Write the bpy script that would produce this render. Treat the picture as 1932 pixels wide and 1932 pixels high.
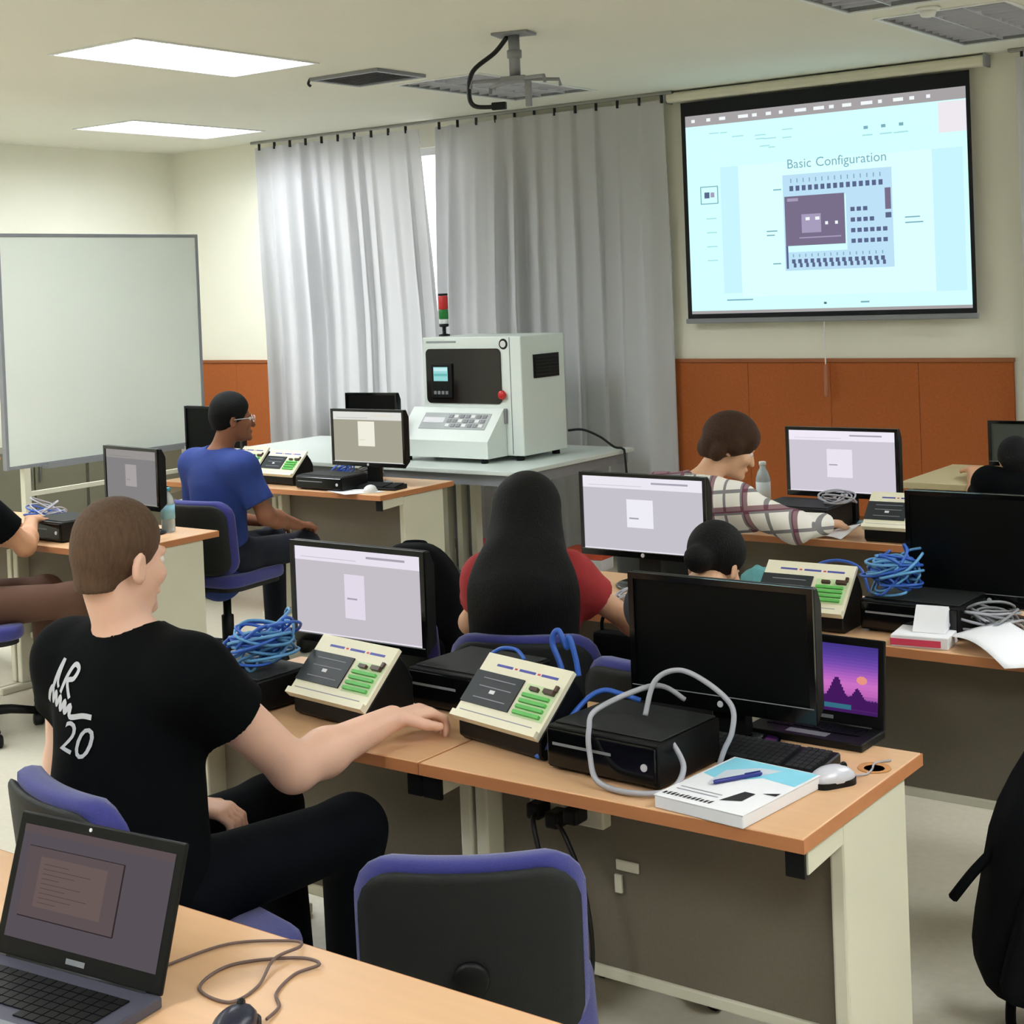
import bpy, bmesh, math, random
import numpy as np
from mathutils import Vector, Matrix
from mathutils.bvhtree import BVHTree
PI = math.pi
sc = bpy.context.scene
for o in list(bpy.data.objects): bpy.data.objects.remove(o)
COL = sc.collection

# ------------------------------------------------------------------ camera
cam_d = bpy.data.cameras.new('camera'); cam = bpy.data.objects.new('camera', cam_d); COL.objects.link(cam)
cam_d.sensor_width = 36; cam_d.sensor_fit = 'HORIZONTAL'
cam_d.lens = 2857.4 / 1932 * 36
cam_d.shift_y = -(966 - 588.03) / 1932
cam_d.clip_start = .05
_r = Vector((.80710948, .58911457, -.03896557)); _u = Vector((.02088055, .03747456, .99907941)); _f = Vector((-.59003245, .80718008, -.01794504))
cam.matrix_world = Matrix(((_r.x, _u.x, -_f.x, 0), (_r.y, _u.y, -_f.y, 0), (_r.z, _u.z, -_f.z, 1.7991), (0, 0, 0, 1)))
sc.camera = cam

# ------------------------------------------------------------------ world (daylight outside the curtained windows), exposure
LAMP = 29.0          # fluorescent troffer emission
DAY = 2.5
world = bpy.data.worlds.new('daylight'); sc.world = world; world.use_nodes = True
bg = world.node_tree.nodes['Background']; bg.inputs[0].default_value = (.97, .98, 1, 1); bg.inputs[1].default_value = DAY
sc.view_settings.view_transform = 'Standard'; sc.view_settings.look = 'None'
sc.view_settings.exposure = 0; sc.view_settings.gamma = 1; sc.view_settings.use_curve_mapping = False

# ------------------------------------------------------------------ materials
def lin(c):
    out = []
    for v in c[:3]:
        v = v / 255
        out.append(v / 12.92 if v <= .04045 else ((v + .055) / 1.055) ** 2.4)
    return tuple(out) + (1,)
MATS = {}
def mat(name, rgb, rough=.6, metal=0, var=.12, scale=8, bump=0, bscale=60, stretch=None, spec=.4, sheen=0):
    if name in MATS: return MATS[name]
    m = bpy.data.materials.new(name); m.use_nodes = True; MATS[name] = m
    nt = m.node_tree; p = nt.nodes['Principled BSDF']
    p.inputs['Roughness'].default_value = rough; p.inputs['Metallic'].default_value = metal
    p.inputs['Specular IOR Level'].default_value = spec
    if sheen: p.inputs['Sheen Weight'].default_value = sheen
    tc = nt.nodes.new('ShaderNodeTexCoord'); mp = nt.nodes.new('ShaderNodeMapping')
    nt.links.new(tc.outputs['Object'], mp.inputs[0])
    if stretch: mp.inputs['Scale'].default_value = stretch
    if var:
        n = nt.nodes.new('ShaderNodeTexNoise'); n.inputs['Scale'].default_value = scale; n.inputs['Detail'].default_value = 4
        nt.links.new(mp.outputs[0], n.inputs[0])
        mx = nt.nodes.new('ShaderNodeMix'); mx.data_type = 'RGBA'
        c = lin(rgb)
        mx.inputs[6].default_value = tuple(max(0, v * (1 - var)) for v in c[:3]) + (1,)
        mx.inputs[7].default_value = tuple(min(1, v * (1 + var)) for v in c[:3]) + (1,)
        nt.links.new(n.outputs[0], mx.inputs[0]); nt.links.new(mx.outputs[2], p.inputs['Base Color'])
    else: p.inputs['Base Color'].default_value = lin(rgb)
    if bump:
        n2 = nt.nodes.new('ShaderNodeTexNoise'); n2.inputs['Scale'].default_value = bscale; n2.inputs['Detail'].default_value = 3
        nt.links.new(mp.outputs[0], n2.inputs[0])
        b = nt.nodes.new('ShaderNodeBump'); b.inputs['Strength'].default_value = bump; b.inputs['Distance'].default_value = .01
        nt.links.new(n2.outputs[0], b.inputs['Height']); nt.links.new(b.outputs[0], p.inputs['Normal'])
    return m
def emi(name, rgb, s=1.0):
    if name in MATS: return MATS[name]
    m = bpy.data.materials.new(name); m.use_nodes = True; MATS[name] = m
    nt = m.node_tree; nt.nodes.clear()
    e = nt.nodes.new('ShaderNodeEmission'); e.inputs[0].default_value = lin(rgb); e.inputs[1].default_value = s
    o = nt.nodes.new('ShaderNodeOutputMaterial'); nt.links.new(e.outputs[0], o.inputs[0])
    return m
WALL = mat('cream_wall_paint', (232, 230, 214), .8, var=.03, scale=3, bump=.05, bscale=200)
CEIL = mat('ceiling_paint', (226, 225, 212), .9, var=.03, scale=2)
FLOOR = mat('speckled_floor', (210, 204, 186), .35, var=.1, scale=40, bump=.02, bscale=90)
CORK = mat('brown_cork_board', (164, 88, 38), .85, var=.22, scale=70, bump=.2, bscale=250)
WOODTRIM = mat('brown_wood_trim', (150, 86, 44), .5, var=.15, scale=6, stretch=(1, 8, 8))
BEECH = mat('beech_laminate', (220, 176, 134), .38, var=.08, scale=5, stretch=(1, 9, 9))
BEECHEDGE = mat('beech_edge_band', (186, 122, 78), .5, var=.1, scale=6, stretch=(1, 6, 6))
CREAM = mat('cream_painted_steel', (214, 210, 190), .45, var=.03)
TAUPE = mat('taupe_modesty_board', (112, 104, 90), .7, var=.1, scale=120)
BLACK = mat('black_plastic', (11, 12, 13), .45, var=.2, spec=.25)
BLACKGLOSS = mat('black_glossy_plastic', (9, 10, 11), .12, var=0)
OFFSCREEN = mat('dark_switched_off_screen', (4, 6, 6), .35, var=0, spec=.18)
DARKGREY = mat('charcoal_plastic', (34, 36, 36), .6, var=.12, bump=.15, bscale=400, spec=.25)
GREY = mat('grey_plastic', (132, 134, 138), .45, var=.05)
LGREY = mat('light_grey_cable', (168, 168, 176), .5, var=.05)
SILVER = mat('silver_plastic', (205, 205, 214), .3, metal=.1, var=.03)
CHROME = mat('dull_steel', (150, 150, 148), .3, metal=.9, var=.03)
WHITE = mat('white_plastic', (226, 228, 226), .45, var=.02)
PAPER = mat('white_paper', (236, 236, 240), .8, var=.02)
BLUEFAB = mat('royal_blue_fabric', (50, 52, 128), .8, var=.12, scale=120, bump=.3, bscale=500, sheen=.3)
BLUECABLE = mat('blue_network_cable', (52, 98, 190), .4, var=.25, scale=20)
LBLUECABLE = mat('pale_blue_cable', (96, 156, 204), .45, var=.25, scale=20)
BLACKFAB = mat('black_nylon_fabric', (10, 11, 14), .85, var=.2, scale=60, bump=.3, bscale=300, spec=.1)
BLACKRUB = mat('black_rubber_cable', (14, 14, 16), .5, var=0)
BROWNCABLE = mat('brown_grey_cable', (110, 90, 84), .5, var=.05)
TRCREAM = mat('cream_front_panel', (240, 235, 210), .5, var=.03)
TRDARK = mat('charcoal_display_panel', (38, 44, 48), .5, var=.15, scale=30)
TRGREEN = mat('green_terminal_block', (98, 190, 92), .5, var=.12, scale=60)
TRPALE = mat('pale_green_print', (206, 226, 178), .5, var=.03)
TRBLUE = mat('blue_printed_strip', (78, 84, 170), .5, var=.05)
TRBROWN = mat('dark_brown_relay', (74, 52, 42), .4, var=.05)
REDP = mat('red_plastic', (196, 44, 44), .35, var=.03)
REDPRINT = mat('crimson_print', (214, 66, 92), .6, var=.05)
ORANGEP = mat('orange_red_card', (226, 96, 66), .6, var=.05)
GREENP = mat('green_signal_lens', (24, 120, 48), .3, var=.03)
MACHW = mat('pale_mint_grey_enamel', (226, 234, 228), .4, var=.015)
MACHGLASS = mat('smoked_window', (30, 26, 24), .1, var=.1)
SKYB = mat('sky_blue_print', (140, 214, 236), .6, var=.1, scale=20)
NAVYPEN = mat('navy_pen_barrel', (44, 50, 130), .3, var=0)
INK = mat('black_ink', (42, 40, 46), .6, var=0)
GREYINK = mat('grey_ink', (150, 150, 162), .7, var=0)
CLEARP = mat('clear_bottle_plastic', (206, 218, 222), .12, var=0)
CLEARP.node_tree.nodes['Principled BSDF'].inputs['Transmission Weight'].default_value = .6
BOTLABEL = mat('pale_blue_bottle_label', (150, 206, 226), .5, var=.1, scale=40)
TEAL = mat('teal_cloth', (94, 156, 160), .85, var=.15, scale=30, bump=.3, bscale=120)

# curtain: translucent grey woven fabric
def curtain_mat():
    m = bpy.data.materials.new('grey_curtain_fabric'); m.use_nodes = True; nt = m.node_tree
    p = nt.nodes['Principled BSDF']; p.inputs['Base Color'].default_value = lin((197, 197, 199)); p.inputs['Roughness'].default_value = .85
    t = nt.nodes.new('ShaderNodeBsdfTranslucent'); t.inputs[0].default_value = lin((214, 216, 216))
    mx = nt.nodes.new('ShaderNodeMixShader'); mx.inputs[0].default_value = .22
    out = nt.nodes['Material Output']
    tc = nt.nodes.new('ShaderNodeTexCoord'); n = nt.nodes.new('ShaderNodeTexNoise'); n.inputs['Scale'].default_value = 300
    b = nt.nodes.new('ShaderNodeBump'); b.inputs['Strength'].default_value = .15; b.inputs['Distance'].default_value = .005
    nt.links.new(tc.outputs['Object'], n.inputs[0]); nt.links.new(n.outputs[0], b.inputs['Height']); nt.links.new(b.outputs[0], p.inputs['Normal'])
    nt.links.new(p.outputs[0], mx.inputs[1]); nt.links.new(t.outputs[0], mx.inputs[2]); nt.links.new(mx.outputs[0], out.inputs[0])
    return m
CURTAIN = curtain_mat()
def pane_mat():
    m = bpy.data.materials.new('window_glass'); m.use_nodes = True; nt = m.node_tree; nt.nodes.clear()
    t = nt.nodes.new('ShaderNodeBsdfTransparent'); g = nt.nodes.new('ShaderNodeBsdfGlossy'); g.inputs['Roughness'].default_value = .02
    mx = nt.nodes.new('ShaderNodeMixShader'); mx.inputs[0].default_value = .06; o = nt.nodes.new('ShaderNodeOutputMaterial')
    nt.links.new(t.outputs[0], mx.inputs[1]); nt.links.new(g.outputs[0], mx.inputs[2]); nt.links.new(mx.outputs[0], o.inputs[0]); return m
PANE = pane_mat()
def plaid_mat():
    m = bpy.data.materials.new('plaid_flannel'); m.use_nodes = True; nt = m.node_tree; p = nt.nodes['Principled BSDF']; p.inputs['Roughness'].default_value = .9
    tc = nt.nodes.new('ShaderNodeTexCoord'); sp = nt.nodes.new('ShaderNodeSeparateXYZ')
    mp = nt.nodes.new('ShaderNodeMapping'); mp.inputs['Rotation'].default_value = (.1, .12, .3)
    nt.links.new(tc.outputs['Object'], mp.inputs[0]); nt.links.new(mp.outputs[0], sp.inputs[0])
    def mth(op, a, b=None):
        n = nt.nodes.new('ShaderNodeMath'); n.operation = op
        for i, v in enumerate((a, b)):
            if v is None: continue
            if isinstance(v, (int, float)): n.inputs[i].default_value = v
            else: nt.links.new(v, n.inputs[i])
        return n.outputs[0]
    def stripe(src, period, width, off=0):
        return mth('LESS_THAN', mth('FRACT', mth('ADD', mth('DIVIDE', src, period), off)), width)
    u = mth('ADD', sp.outputs[0], mth('MULTIPLY', sp.outputs[1], .75)); v = sp.outputs[2]
    d = mth('MAXIMUM', stripe(u, .08, .17), stripe(v, .08, .17))
    r = mth('MULTIPLY', stripe(u, .16, .14, .45), 1); r2 = stripe(v, .16, .14, .45); rr = mth('MAXIMUM', r, r2)
    a = nt.nodes.new('ShaderNodeMix'); a.data_type = 'RGBA'; a.inputs[6].default_value = lin((238, 234, 226)); a.inputs[7].default_value = lin((44, 42, 66))
    nt.links.new(mth('MULTIPLY', d, .75), a.inputs[0])
    b = nt.nodes.new('ShaderNodeMix'); b.data_type = 'RGBA'; b.inputs[7].default_value = lin((104, 22, 58))
    nt.links.new(a.outputs[2], b.inputs[6]); nt.links.new(mth('MULTIPLY', rr, .8), b.inputs[0]); nt.links.new(b.outputs[2], p.inputs['Base Color'])
    return m
PLAID = plaid_mat()

# ------------------------------------------------------------------ mesh helpers
def tag(o, label=None, cat=None, group=None, kind=None):
    if label: o['label'] = label
    if cat: o['category'] = cat
    if group: o['group'] = group
    if kind: o['kind'] = kind
    return o
def O(name, bm, mats, parent=None, smooth=False):
    if isinstance(bm, bmesh.types.BMesh):
        me = bpy.data.meshes.new(name); bm.to_mesh(me); bm.free()
    else: me = bm; me.name = name
    for m in (mats if isinstance(mats, (list, tuple)) else [mats]): me.materials.append(m)
    if smooth:
        for p in me.polygons: p.use_smooth = True
    o = bpy.data.objects.new(name, me); COL.objects.link(o)
    if parent: o.parent = parent
    return o
def T(name, loc, rz, label, cat, group=None):
    o = bpy.data.objects.new(name, None); COL.objects.link(o); o.empty_display_size = .1
    o.location = loc; o.rotation_euler = (0, 0, rz)
    return tag(o, label, cat, group)
def copy_tree(o, parent=None):
    c = o.copy(); COL.objects.link(c); c.parent = parent
    for ch in list(o.children): copy_tree(ch, c)
    return c
def addbox(bm, x0, x1, y0, y1, z0, z1, mi=0):
    v = [bm.verts.new(p) for p in ((x0,y0,z0),(x1,y0,z0),(x1,y1,z0),(x0,y1,z0),(x0,y0,z1),(x1,y0,z1),(x1,y1,z1),(x0,y1,z1))]
    for f in ((0,3,2,1),(4,5,6,7),(0,1,5,4),(1,2,6,5),(2,3,7,6),(3,0,4,7)):
        bm.faces.new([v[i] for i in f]).material_index = mi
    return v
def B(*boxes, bev=0, seg=2):
    bm = bmesh.new()
    for b in boxes: addbox(bm, *b)
    if bev: bmesh.ops.bevel(bm, geom=list(bm.edges), offset=bev, segments=seg, profile=.5, affect='EDGES')
    return bm
def prism(pts, axis, a, b, bm=None, mi=0):
    """polygon pts (2D) extruded along axis from a to b"""
    bm = bm or bmesh.new()
    def mk(p, t):
        return {'x': (t, p[0], p[1]), 'y': (p[0], t, p[1]), 'z': (p[0], p[1], t)}[axis]
    v0 = [bm.verts.new(mk(p, a)) for p in pts]; v1 = [bm.verts.new(mk(p, b)) for p in pts]
    n = len(pts)
    fs = [bm.faces.new(v0), bm.faces.new(v1[::-1])]
    for i in range(n): fs.append(bm.faces.new([v0[i], v1[i], v1[(i+1) % n], v0[(i+1) % n]]))
    for f in fs: f.material_index = mi
    bmesh.ops.recalc_face_normals(bm, faces=fs)
    return bm
def rrect(x0, x1, z0, z1, r, n=5):
    pts = []
    for cx, cz, a0 in ((x1-r, z1-r, 0), (x0+r, z1-r, 90), (x0+r, z0+r, 180), (x1-r, z0+r, 270)):
        for i in range(n+1):
            a = math.radians(a0 + 90*i/n); pts.append((cx + r*math.cos(a), cz + r*math.sin(a)))
    return pts
def bevel(bm, off, seg=2, ang=.6):
    es = [e for e in bm.edges if len(e.link_faces) == 2 and e.calc_face_angle(0) > ang]
    bmesh.ops.bevel(bm, geom=es, offset=off, segments=seg, profile=.5, affect='EDGES'); return bm
def lathe(prof, n=20, bm=None, c=(0,0,0), axis='z'):
    bm = bm or bmesh.new(); rings = []
    for r, z in prof:
        ring = []
        for i in range(n):
            a = 2*PI*i/n; p = (r*math.cos(a), r*math.sin(a), z)
            if axis == 'y': p = (p[0], p[2], p[1])
            if axis == 'x': p = (p[2], p[0], p[1])
            ring.append(bm.verts.new((p[0]+c[0], p[1]+c[1], p[2]+c[2])))
        rings.append(ring)
    fs = []
    for a, b in zip(rings, rings[1:]):
        for i in range(n): fs.append(bm.faces.new([a[i], a[(i+1) % n], b[(i+1) % n], b[i]]))
    fs.append(bm.faces.new(rings[0][::-1])); fs.append(bm.faces.new(rings[-1]))
    bmesh.ops.recalc_face_normals(bm, faces=fs)
    return bm
def spline(ctrl, per=8, closed=False):
    P = [Vector(p) for p in ctrl]; n = len(P); out = []
    rng = range(n if closed else n-1)
    for i in rng:
        if closed: a, b, c, d = P[(i-1) % n], P[i], P[(i+1) % n], P[(i+2) % n]
        else: a, b, c, d = P[max(i-1, 0)], P[i], P[i+1], P[min(i+2, n-1)]
        for k in range(per):
            t = k/per
            out.append(.5*((2*b) + (c-a)*t + (2*a-5*b+4*c-d)*t*t + (3*b-a-3*c+d)*t**3))
    if not closed: out.append(P[-1])
    return out
def tube(pts, r, n=6, bm=None, closed=False):
    bm = bm or bmesh.new(); pts = [Vector(p) for p in pts]; m = len(pts); rings = []
    up = Vector((0, 0, 1)); prev = None
    for i in range(m):
        if closed: t = pts[(i+1) % m] - pts[i-1]
        else: t = pts[min(i+1, m-1)] - pts[max(i-1, 0)]
        if t.length < 1e-9: t = Vector((1, 0, 0))
        t.normalize()
        if prev is None:
            s = t.cross(up)
            if s.length < .05: s = t.cross(Vector((1, 0, 0)))
        else:
            s = prev - t*prev.dot(t)
            if s.length < 1e-4: s = t.cross(up)
        s.normalize(); prev = s; w = t.cross(s)
        rr = r[i] if isinstance(r, (list, tuple)) else r
        rings.append([bm.verts.new(pts[i] + (s*math.cos(2*PI*k/n) + w*math.sin(2*PI*k/n))*rr) for k in range(n)])
    seq = list(zip(rings, rings[1:])) + ([(rings[-1], rings[0])] if closed else [])
    for a, b in seq:
        for k in range(n): bm.faces.new([a[k], a[(k+1) % n], b[(k+1) % n], b[k]])
    if not closed: bm.faces.new(rings[0][::-1]); bm.faces.new(rings[-1])
    return bm
def quads(name, items, parent, y=0, loc=None):
    """flat print / screen picture facing -y: items (x0,x1,z0,z1,material,layer)"""
    me = bpy.data.meshes.new(name); vs = []; fs = []; ms = []; mi = []
    for x0, x1, z0, z1, m, L in items:
        b = len(vs); yy = y - L*.0004
        vs += [(x0, yy, z0), (x1, yy, z0), (x1, yy, z1), (x0, yy, z1)]; fs.append((b, b+1, b+2, b+3))
        if m not in ms: ms.append(m)
        mi.append(ms.index(m))
    me.from_pydata(vs, [], fs)
    for p, i in zip(me.polygons, mi): p.material_index = i
    return O(name, me, ms, parent)
def text_mesh(s, size, shear=0, extrude=0.0):
    cu = bpy.data.curves.new('lettering', 'FONT'); cu.body = s; cu.size = size; cu.shear = shear; cu.extrude = extrude
    cu.align_x = 'CENTER'; cu.resolution_u = 3
    ob = bpy.data.objects.new('lettering', cu); COL.objects.link(ob)
    bpy.context.view_layer.update()
    me = bpy.data.meshes.new_from_object(ob.evaluated_get(bpy.context.evaluated_depsgraph_get()))
    bpy.data.objects.remove(ob); bpy.data.curves.remove(cu); me.materials.clear()
    return me
def xform(me, M):
    me.transform(M); return me
def sheet_with_holes(xs, ys, holes, to3):
    """grid of quads over sorted breaks; holes are (x0,x1,y0,y1)"""
    X = sorted(set(xs + [h[0] for h in holes] + [h[1] for h in holes])); Y = sorted(set(ys + [h[2] for h in holes] + [h[3] for h in holes]))
    bm = bmesh.new(); V = {}
    def vv(i, j):
        if (i, j) not in V: V[i, j] = bm.verts.new(to3(X[i], Y[j]))
        return V[i, j]
    for i in range(len(X)-1):
        for j in range(len(Y)-1):
            cx, cy = (X[i]+X[i+1])/2, (Y[j]+Y[j+1])/2
            if any(h[0] < cx < h[1] and h[2] < cy < h[3] for h in holes): continue
            bm.faces.new([vv(i, j), vv(i+1, j), vv(i+1, j+1), vv(i, j+1)])
    return bm

# ================================================================== THE ROOM
XL, XR, YB, YF, ZC = -9.35, 3.0, -2.6, 8.25, 2.95
def struct(name, bm, m, parent=None):
    o = O(name, bm, m, parent)
    if not parent: o['kind'] = 'structure'
    return o
floor = struct('floor', B((XL-.1, XR+.1, YB-.1, YF+.1, -.1, 0)), FLOOR)
# lamps: (x, y centre, lit)
TROFF = [(-5.55, 5.03, 1), (-7.98, 7.05, 1), (-5.25, 7.13, 0), (-2.42, 7.2, 0), (-2.45, 5.8, 0),
         (-7.98, 4.6, 1), (-7.98, 2.2, 1), (-5.55, 2.4, 1), (-5.55, 0, 1), (-2.5, .1, 1), (-.3, 7.1, 1), (-.1, 4.9, 1), (.6, 2.2, 1), (.6, -.2, 1)]  # unseen lamps; the pair toward the front right is added to brighten the front wall
TW, TL = .58, 1.14
holes = [(x-TW/2, x+TW/2, y-TL/2, y+TL/2) for x, y, l in TROFF]
bm = sheet_with_holes([XL, XR], [YB, YF], holes, lambda x, y: (x, y, ZC))
r = bmesh.ops.extrude_face_region(bm, geom=list(bm.faces))
for v in [g for g in r['geom'] if isinstance(g, bmesh.types.BMVert)]: v.co.z += .02
bmesh.ops.recalc_face_normals(bm, faces=list(bm.faces))
struct('ceiling', bm, CEIL)
W1 = (-8.15, -6.25, .85, 2.78); W2 = (-2.45, -.6, .85, 2.75)
bm = sheet_with_holes([XL, XR], [0, ZC], [W1, W2], lambda x, z: (x, YF, z))
r = bmesh.ops.extrude_face_region(bm, geom=list(bm.faces))
for v in [g for g in r['geom'] if isinstance(g, bmesh.types.BMVert)]: v.co.y += .16
bmesh.ops.recalc_face_normals(bm, faces=list(bm.faces))
wall_front = struct('wall_front', bm, WALL)
struct('wall_left', B((XL-.1, XL, YB-.1, YF+.1, 0, ZC)), WALL)
struct('wall_right', B((XR, XR+.1, YB-.1, YF+.1, 0, ZC)), WALL)
struct('wall_back', B((XL, XR, YB-.1, YB, 0, ZC)), WALL)
for i, (x0, x1, z0, z1) in enumerate((W1, W2)):
    w = struct('window_%d' % (i+1), B((x0, x1, YF+.04, YF+.09, z0, z0+.05), (x0, x1, YF+.04, YF+.09, z1-.05, z1), (x0, x0+.05, YF+.04, YF+.09, z0+.05, z1-.05), (x1-.05, x1, YF+.04, YF+.09, z0+.05, z1-.05)), WHITE)
    n = 3
    for k in range(n):
        a = x0+.05+(x1-x0-.1)*k/n; b = x0+.05+(x1-x0-.1)*(k+1)/n
        O('pane', B((a+.02, b-.02, YF+.06, YF+.066, z0+.05, z1-.05)), PANE, w)
        if k: O('mullion', B((a-.02, a+.02, YF+.045, YF+.085, z0+.05, z1-.05)), WHITE, w)
# wainscot of cork boards on the front wall, either side of the curtains
def boards(x0, x1, n, ztop=1.27):
    for k in range(n):
        a = x0+(x1-x0)*k/n; b = x0+(x1-x0)*(k+1)/n
        O('cork_panel', B((a+.001, b-.001, YF-.022, YF-.001, .1, ztop), bev=.0015, seg=1), CORK, wall_front)
boards(-4.80, -2.66, 4); boards(-9.33, -8.05, 2)
tr = struct('trim_1', B((-4.80, -2.655, YF-.03, YF-.001, 1.271, 1.295), bev=.004), WOODTRIM)
tr = struct('trim_2', B((-9.34, -8.05, YF-.03, YF-.001, 1.271, 1.295), bev=.004), WOODTRIM)
struct('baseboard_front', B((-4.80, -2.66, YF-.026, YF-.001, 0, .098), bev=.003), mat('dark_baseboard', (70, 58, 48), .6))
struct('baseboard_left', B((XL+.001, XL+.016, YB+.01, YF-.03, 0, .1)), MATS['dark_baseboard'])

# ---------------- curtains
def curtain(name, label, xtop0, xtop1, xbot0, xbot1, folds, seed, z0=.06, z1=2.9, y=8.13, group=None, gx=None):
    rnd = random.Random(seed); t = T(name, ((xtop0+xtop1)/2, y, 0), 0, label, 'curtain', group)
    ph = [rnd.uniform(0, 6.28) for _ in range(6)]; nu = folds*14; nz = 22
    vs = []; fs = []
    cx = (xtop0+xtop1)/2
    for j in range(nz+1):
        s = j/nz; z = z1 + (z0-z1)*s
        e0 = xtop0+(xbot0-xtop0)*(s if gx is None else min(1, s*gx)); e1 = xtop1+(xbot1-xtop1)*(s if gx is None else min(1, s*gx))
        for i in range(nu+1):
            u = i/nu; w = u + .012*math.sin(9*u+ph[0]) + .008*math.sin(23*u+ph[1]+s*.9)
            a = 2*PI*folds*w; am = (.025+.05*min(1, s*3))*(.62+.38*math.sin(6.1*u*PI+ph[2]))
            sn = math.sin(a); yy = am*(1.6*abs(math.sin(a/2))**.75-.8) + .45*am*math.sin(1.06*a+ph[3]+s*1.2) + .006*math.sin(5*s+ph[4]+7*u)
            xx = e0+(e1-e0)*u + .35*am*math.cos(a+.4)*(1 if 0 < i < nu else 0)
            vs.append((xx-cx, yy, z))
    for j in range(nz):
        for i in range(nu):
            a = j*(nu+1)+i; fs.append((a, a+1, a+nu+2, a+nu+1))
    me = bpy.data.meshes.new('drape'); me.from_pydata(vs, [], fs); O('drape', me, CURTAIN, t, True)
    hb = bmesh.new()
    for k in range(int(abs(xtop1-xtop0)/.16)+1):
        xx = min(xtop0, xtop1)+.03+.16*k-cx
        addbox(hb, xx-.006, xx+.006, -.008, .008, z1-.02, z1+.032)
    O('hooks', hb, DARKGREY, t)
    return t
curtain('window_curtain', 'grey pleated curtain left of the bright slit, nearest the whiteboard', -8.27, -6.68, -8.2, -6.60, 11, 3, gx=2.1)
curtain('window_curtain', 'wide grey pleated curtain behind the pale machine, beside the projection screen', -6.53, -4.74, -6.575, -4.74, 11, 8, gx=2.1)
curtain('window_curtain', 'grey curtain to the right of the projection screen, cut by the picture edge', -2.56, -.55, -2.56, -.55, 14, 5)
tag(O('curtain_rail', B((-8.32, -4.66, 8.115, 8.145, 2.93, 2.949), bev=.003), CHROME), 'slim grey curtain rail along the ceiling left of the screen', 'curtain rail')
tag(O('curtain_rail', B((-2.6, -.5, 8.115, 8.145, 2.93, 2.949), bev=.003), CHROME), 'slim curtain rail at the ceiling right of the projection screen', 'curtain rail')

# ---------------- ceiling fixtures
TUBE = emi('lit_fluorescent_diffuser', (244, 250, 255), LAMP)
TLBL = {0: 'lit fluorescent ceiling light, the larger and nearer of the two bright ones', 1: 'lit fluorescent ceiling light near the far left corner by the curtain',
        2: 'switched-off louvred ceiling light above the pale machine', 3: 'switched-off louvred ceiling light nearest the projection screen',
        4: 'switched-off louvred ceiling light at the top edge, in front of the smoke detector'}
for i, (x, y, lit) in enumerate(TROFF):
    t = T('ceiling_light', (x, y, ZC), 0, TLBL.get(i, 'lit ceiling light out of view above ' + ['the whiteboard', 'the left aisle end', 'the left aisle', 'the rear left seats', 'the photographer', 'the far right window, added to light the front wall', 'the right side, added to light the front wall', 'the right aisle', 'the rear right seats'][max(i-5, 0)]), 'ceiling light', 'recessed ceiling lights' if i > 4 else 'recessed ceiling lights in view')
    a, b = TW/2-.002, TL/2-.002
    O('housing', B((-a, a, -b, b, .095, .1), (-a, -a+.006, -b, b, 0, .095), (a-.006, a, -b, b, 0, .095), (-a+.006, a-.006, -b, -b+.006, 0, .095), (-a+.006, a-.006, b-.006, b, 0, .095)), WHITE if lit else GREY, t)
    O('frame', B((-a-.02, a+.02, -b-.02, -b, -.006, -.0005), (-a-.02, a+.02, b, b+.02, -.006, -.0005), (-a-.02, -a, -b, b, -.006, -.0005), (a, a+.02, -b, b, -.006, -.0005)), WHITE, t)
    if lit: O('diffuser', B((-a+.01, a-.01, -b+.01, b-.01, .02, .025)), TUBE, t)
    else:
        for s in (-.17, 0, .17): O('fluorescent_tube', lathe([(.012, -b+.03), (.013, -b+.06), (.013, b-.06), (.012, b-.03)], 10, c=(s, 0, .06), axis='y'), WHITE, t, True)
    lv = bmesh.new(); n = 12 
    for k in range(1, n): addbox(lv, -a+.006, a-.006, -b+2*b*k/n-.0015, -b+2*b*k/n+.0015, -.004 if lit else .002, .012 if lit else .04)
    for s in (-.09, .09): addbox(lv, s-.003, s+.003, -b+.006, b-.006, -.005 if lit else .001, .013 if lit else .041)
    O('louvre', lv, SILVER, t)
# ceiling vent
t = T('ceiling_vent', (-5.41, 6.17, ZC), 0, 'square grey air vent grille in the ceiling beside the lit lamp', 'vent')
O('frame', B((-.24, .24, -.2, -.17, -.018, -.0005), (-.24, .24, .17, .2, -.018, -.0005), (-.24, -.21, -.17, .17, -.018, -.0005), (.21, .24, -.17, .17, -.018, -.0005)), GREY, t)
O('backing', B((-.21, .21, -.17, .17, -.004, -.0005)), DARKGREY, t)
for k in range(8):
    yy = -.15+.3*k/7; O('slat', prism([(yy-.014, -.016), (yy-.012, -.017), (yy+.014, -.006), (yy+.012, -.005)], 'x', -.21, .21), GREY, t)
O('hook', tube(spline([(-.24, -.19, -.001), (-.25, -.2, -.03), (-.24, -.19, -.045)], 4), .008), DARKGREY, t)
# smoke detector
t = T('smoke_detector', (-2.44, 6.54, ZC), 0, 'small round smoke detector between the switched-off ceiling lights', 'smoke detector')
O('base', lathe([(.05, -.014), (.055, -.01), (.055, -.0005)], 20), WHITE, t, True); O('dome', lathe([(.012, -.042), (.03, -.038), (.04, -.0142)], 20), WHITE, t, True)
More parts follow.
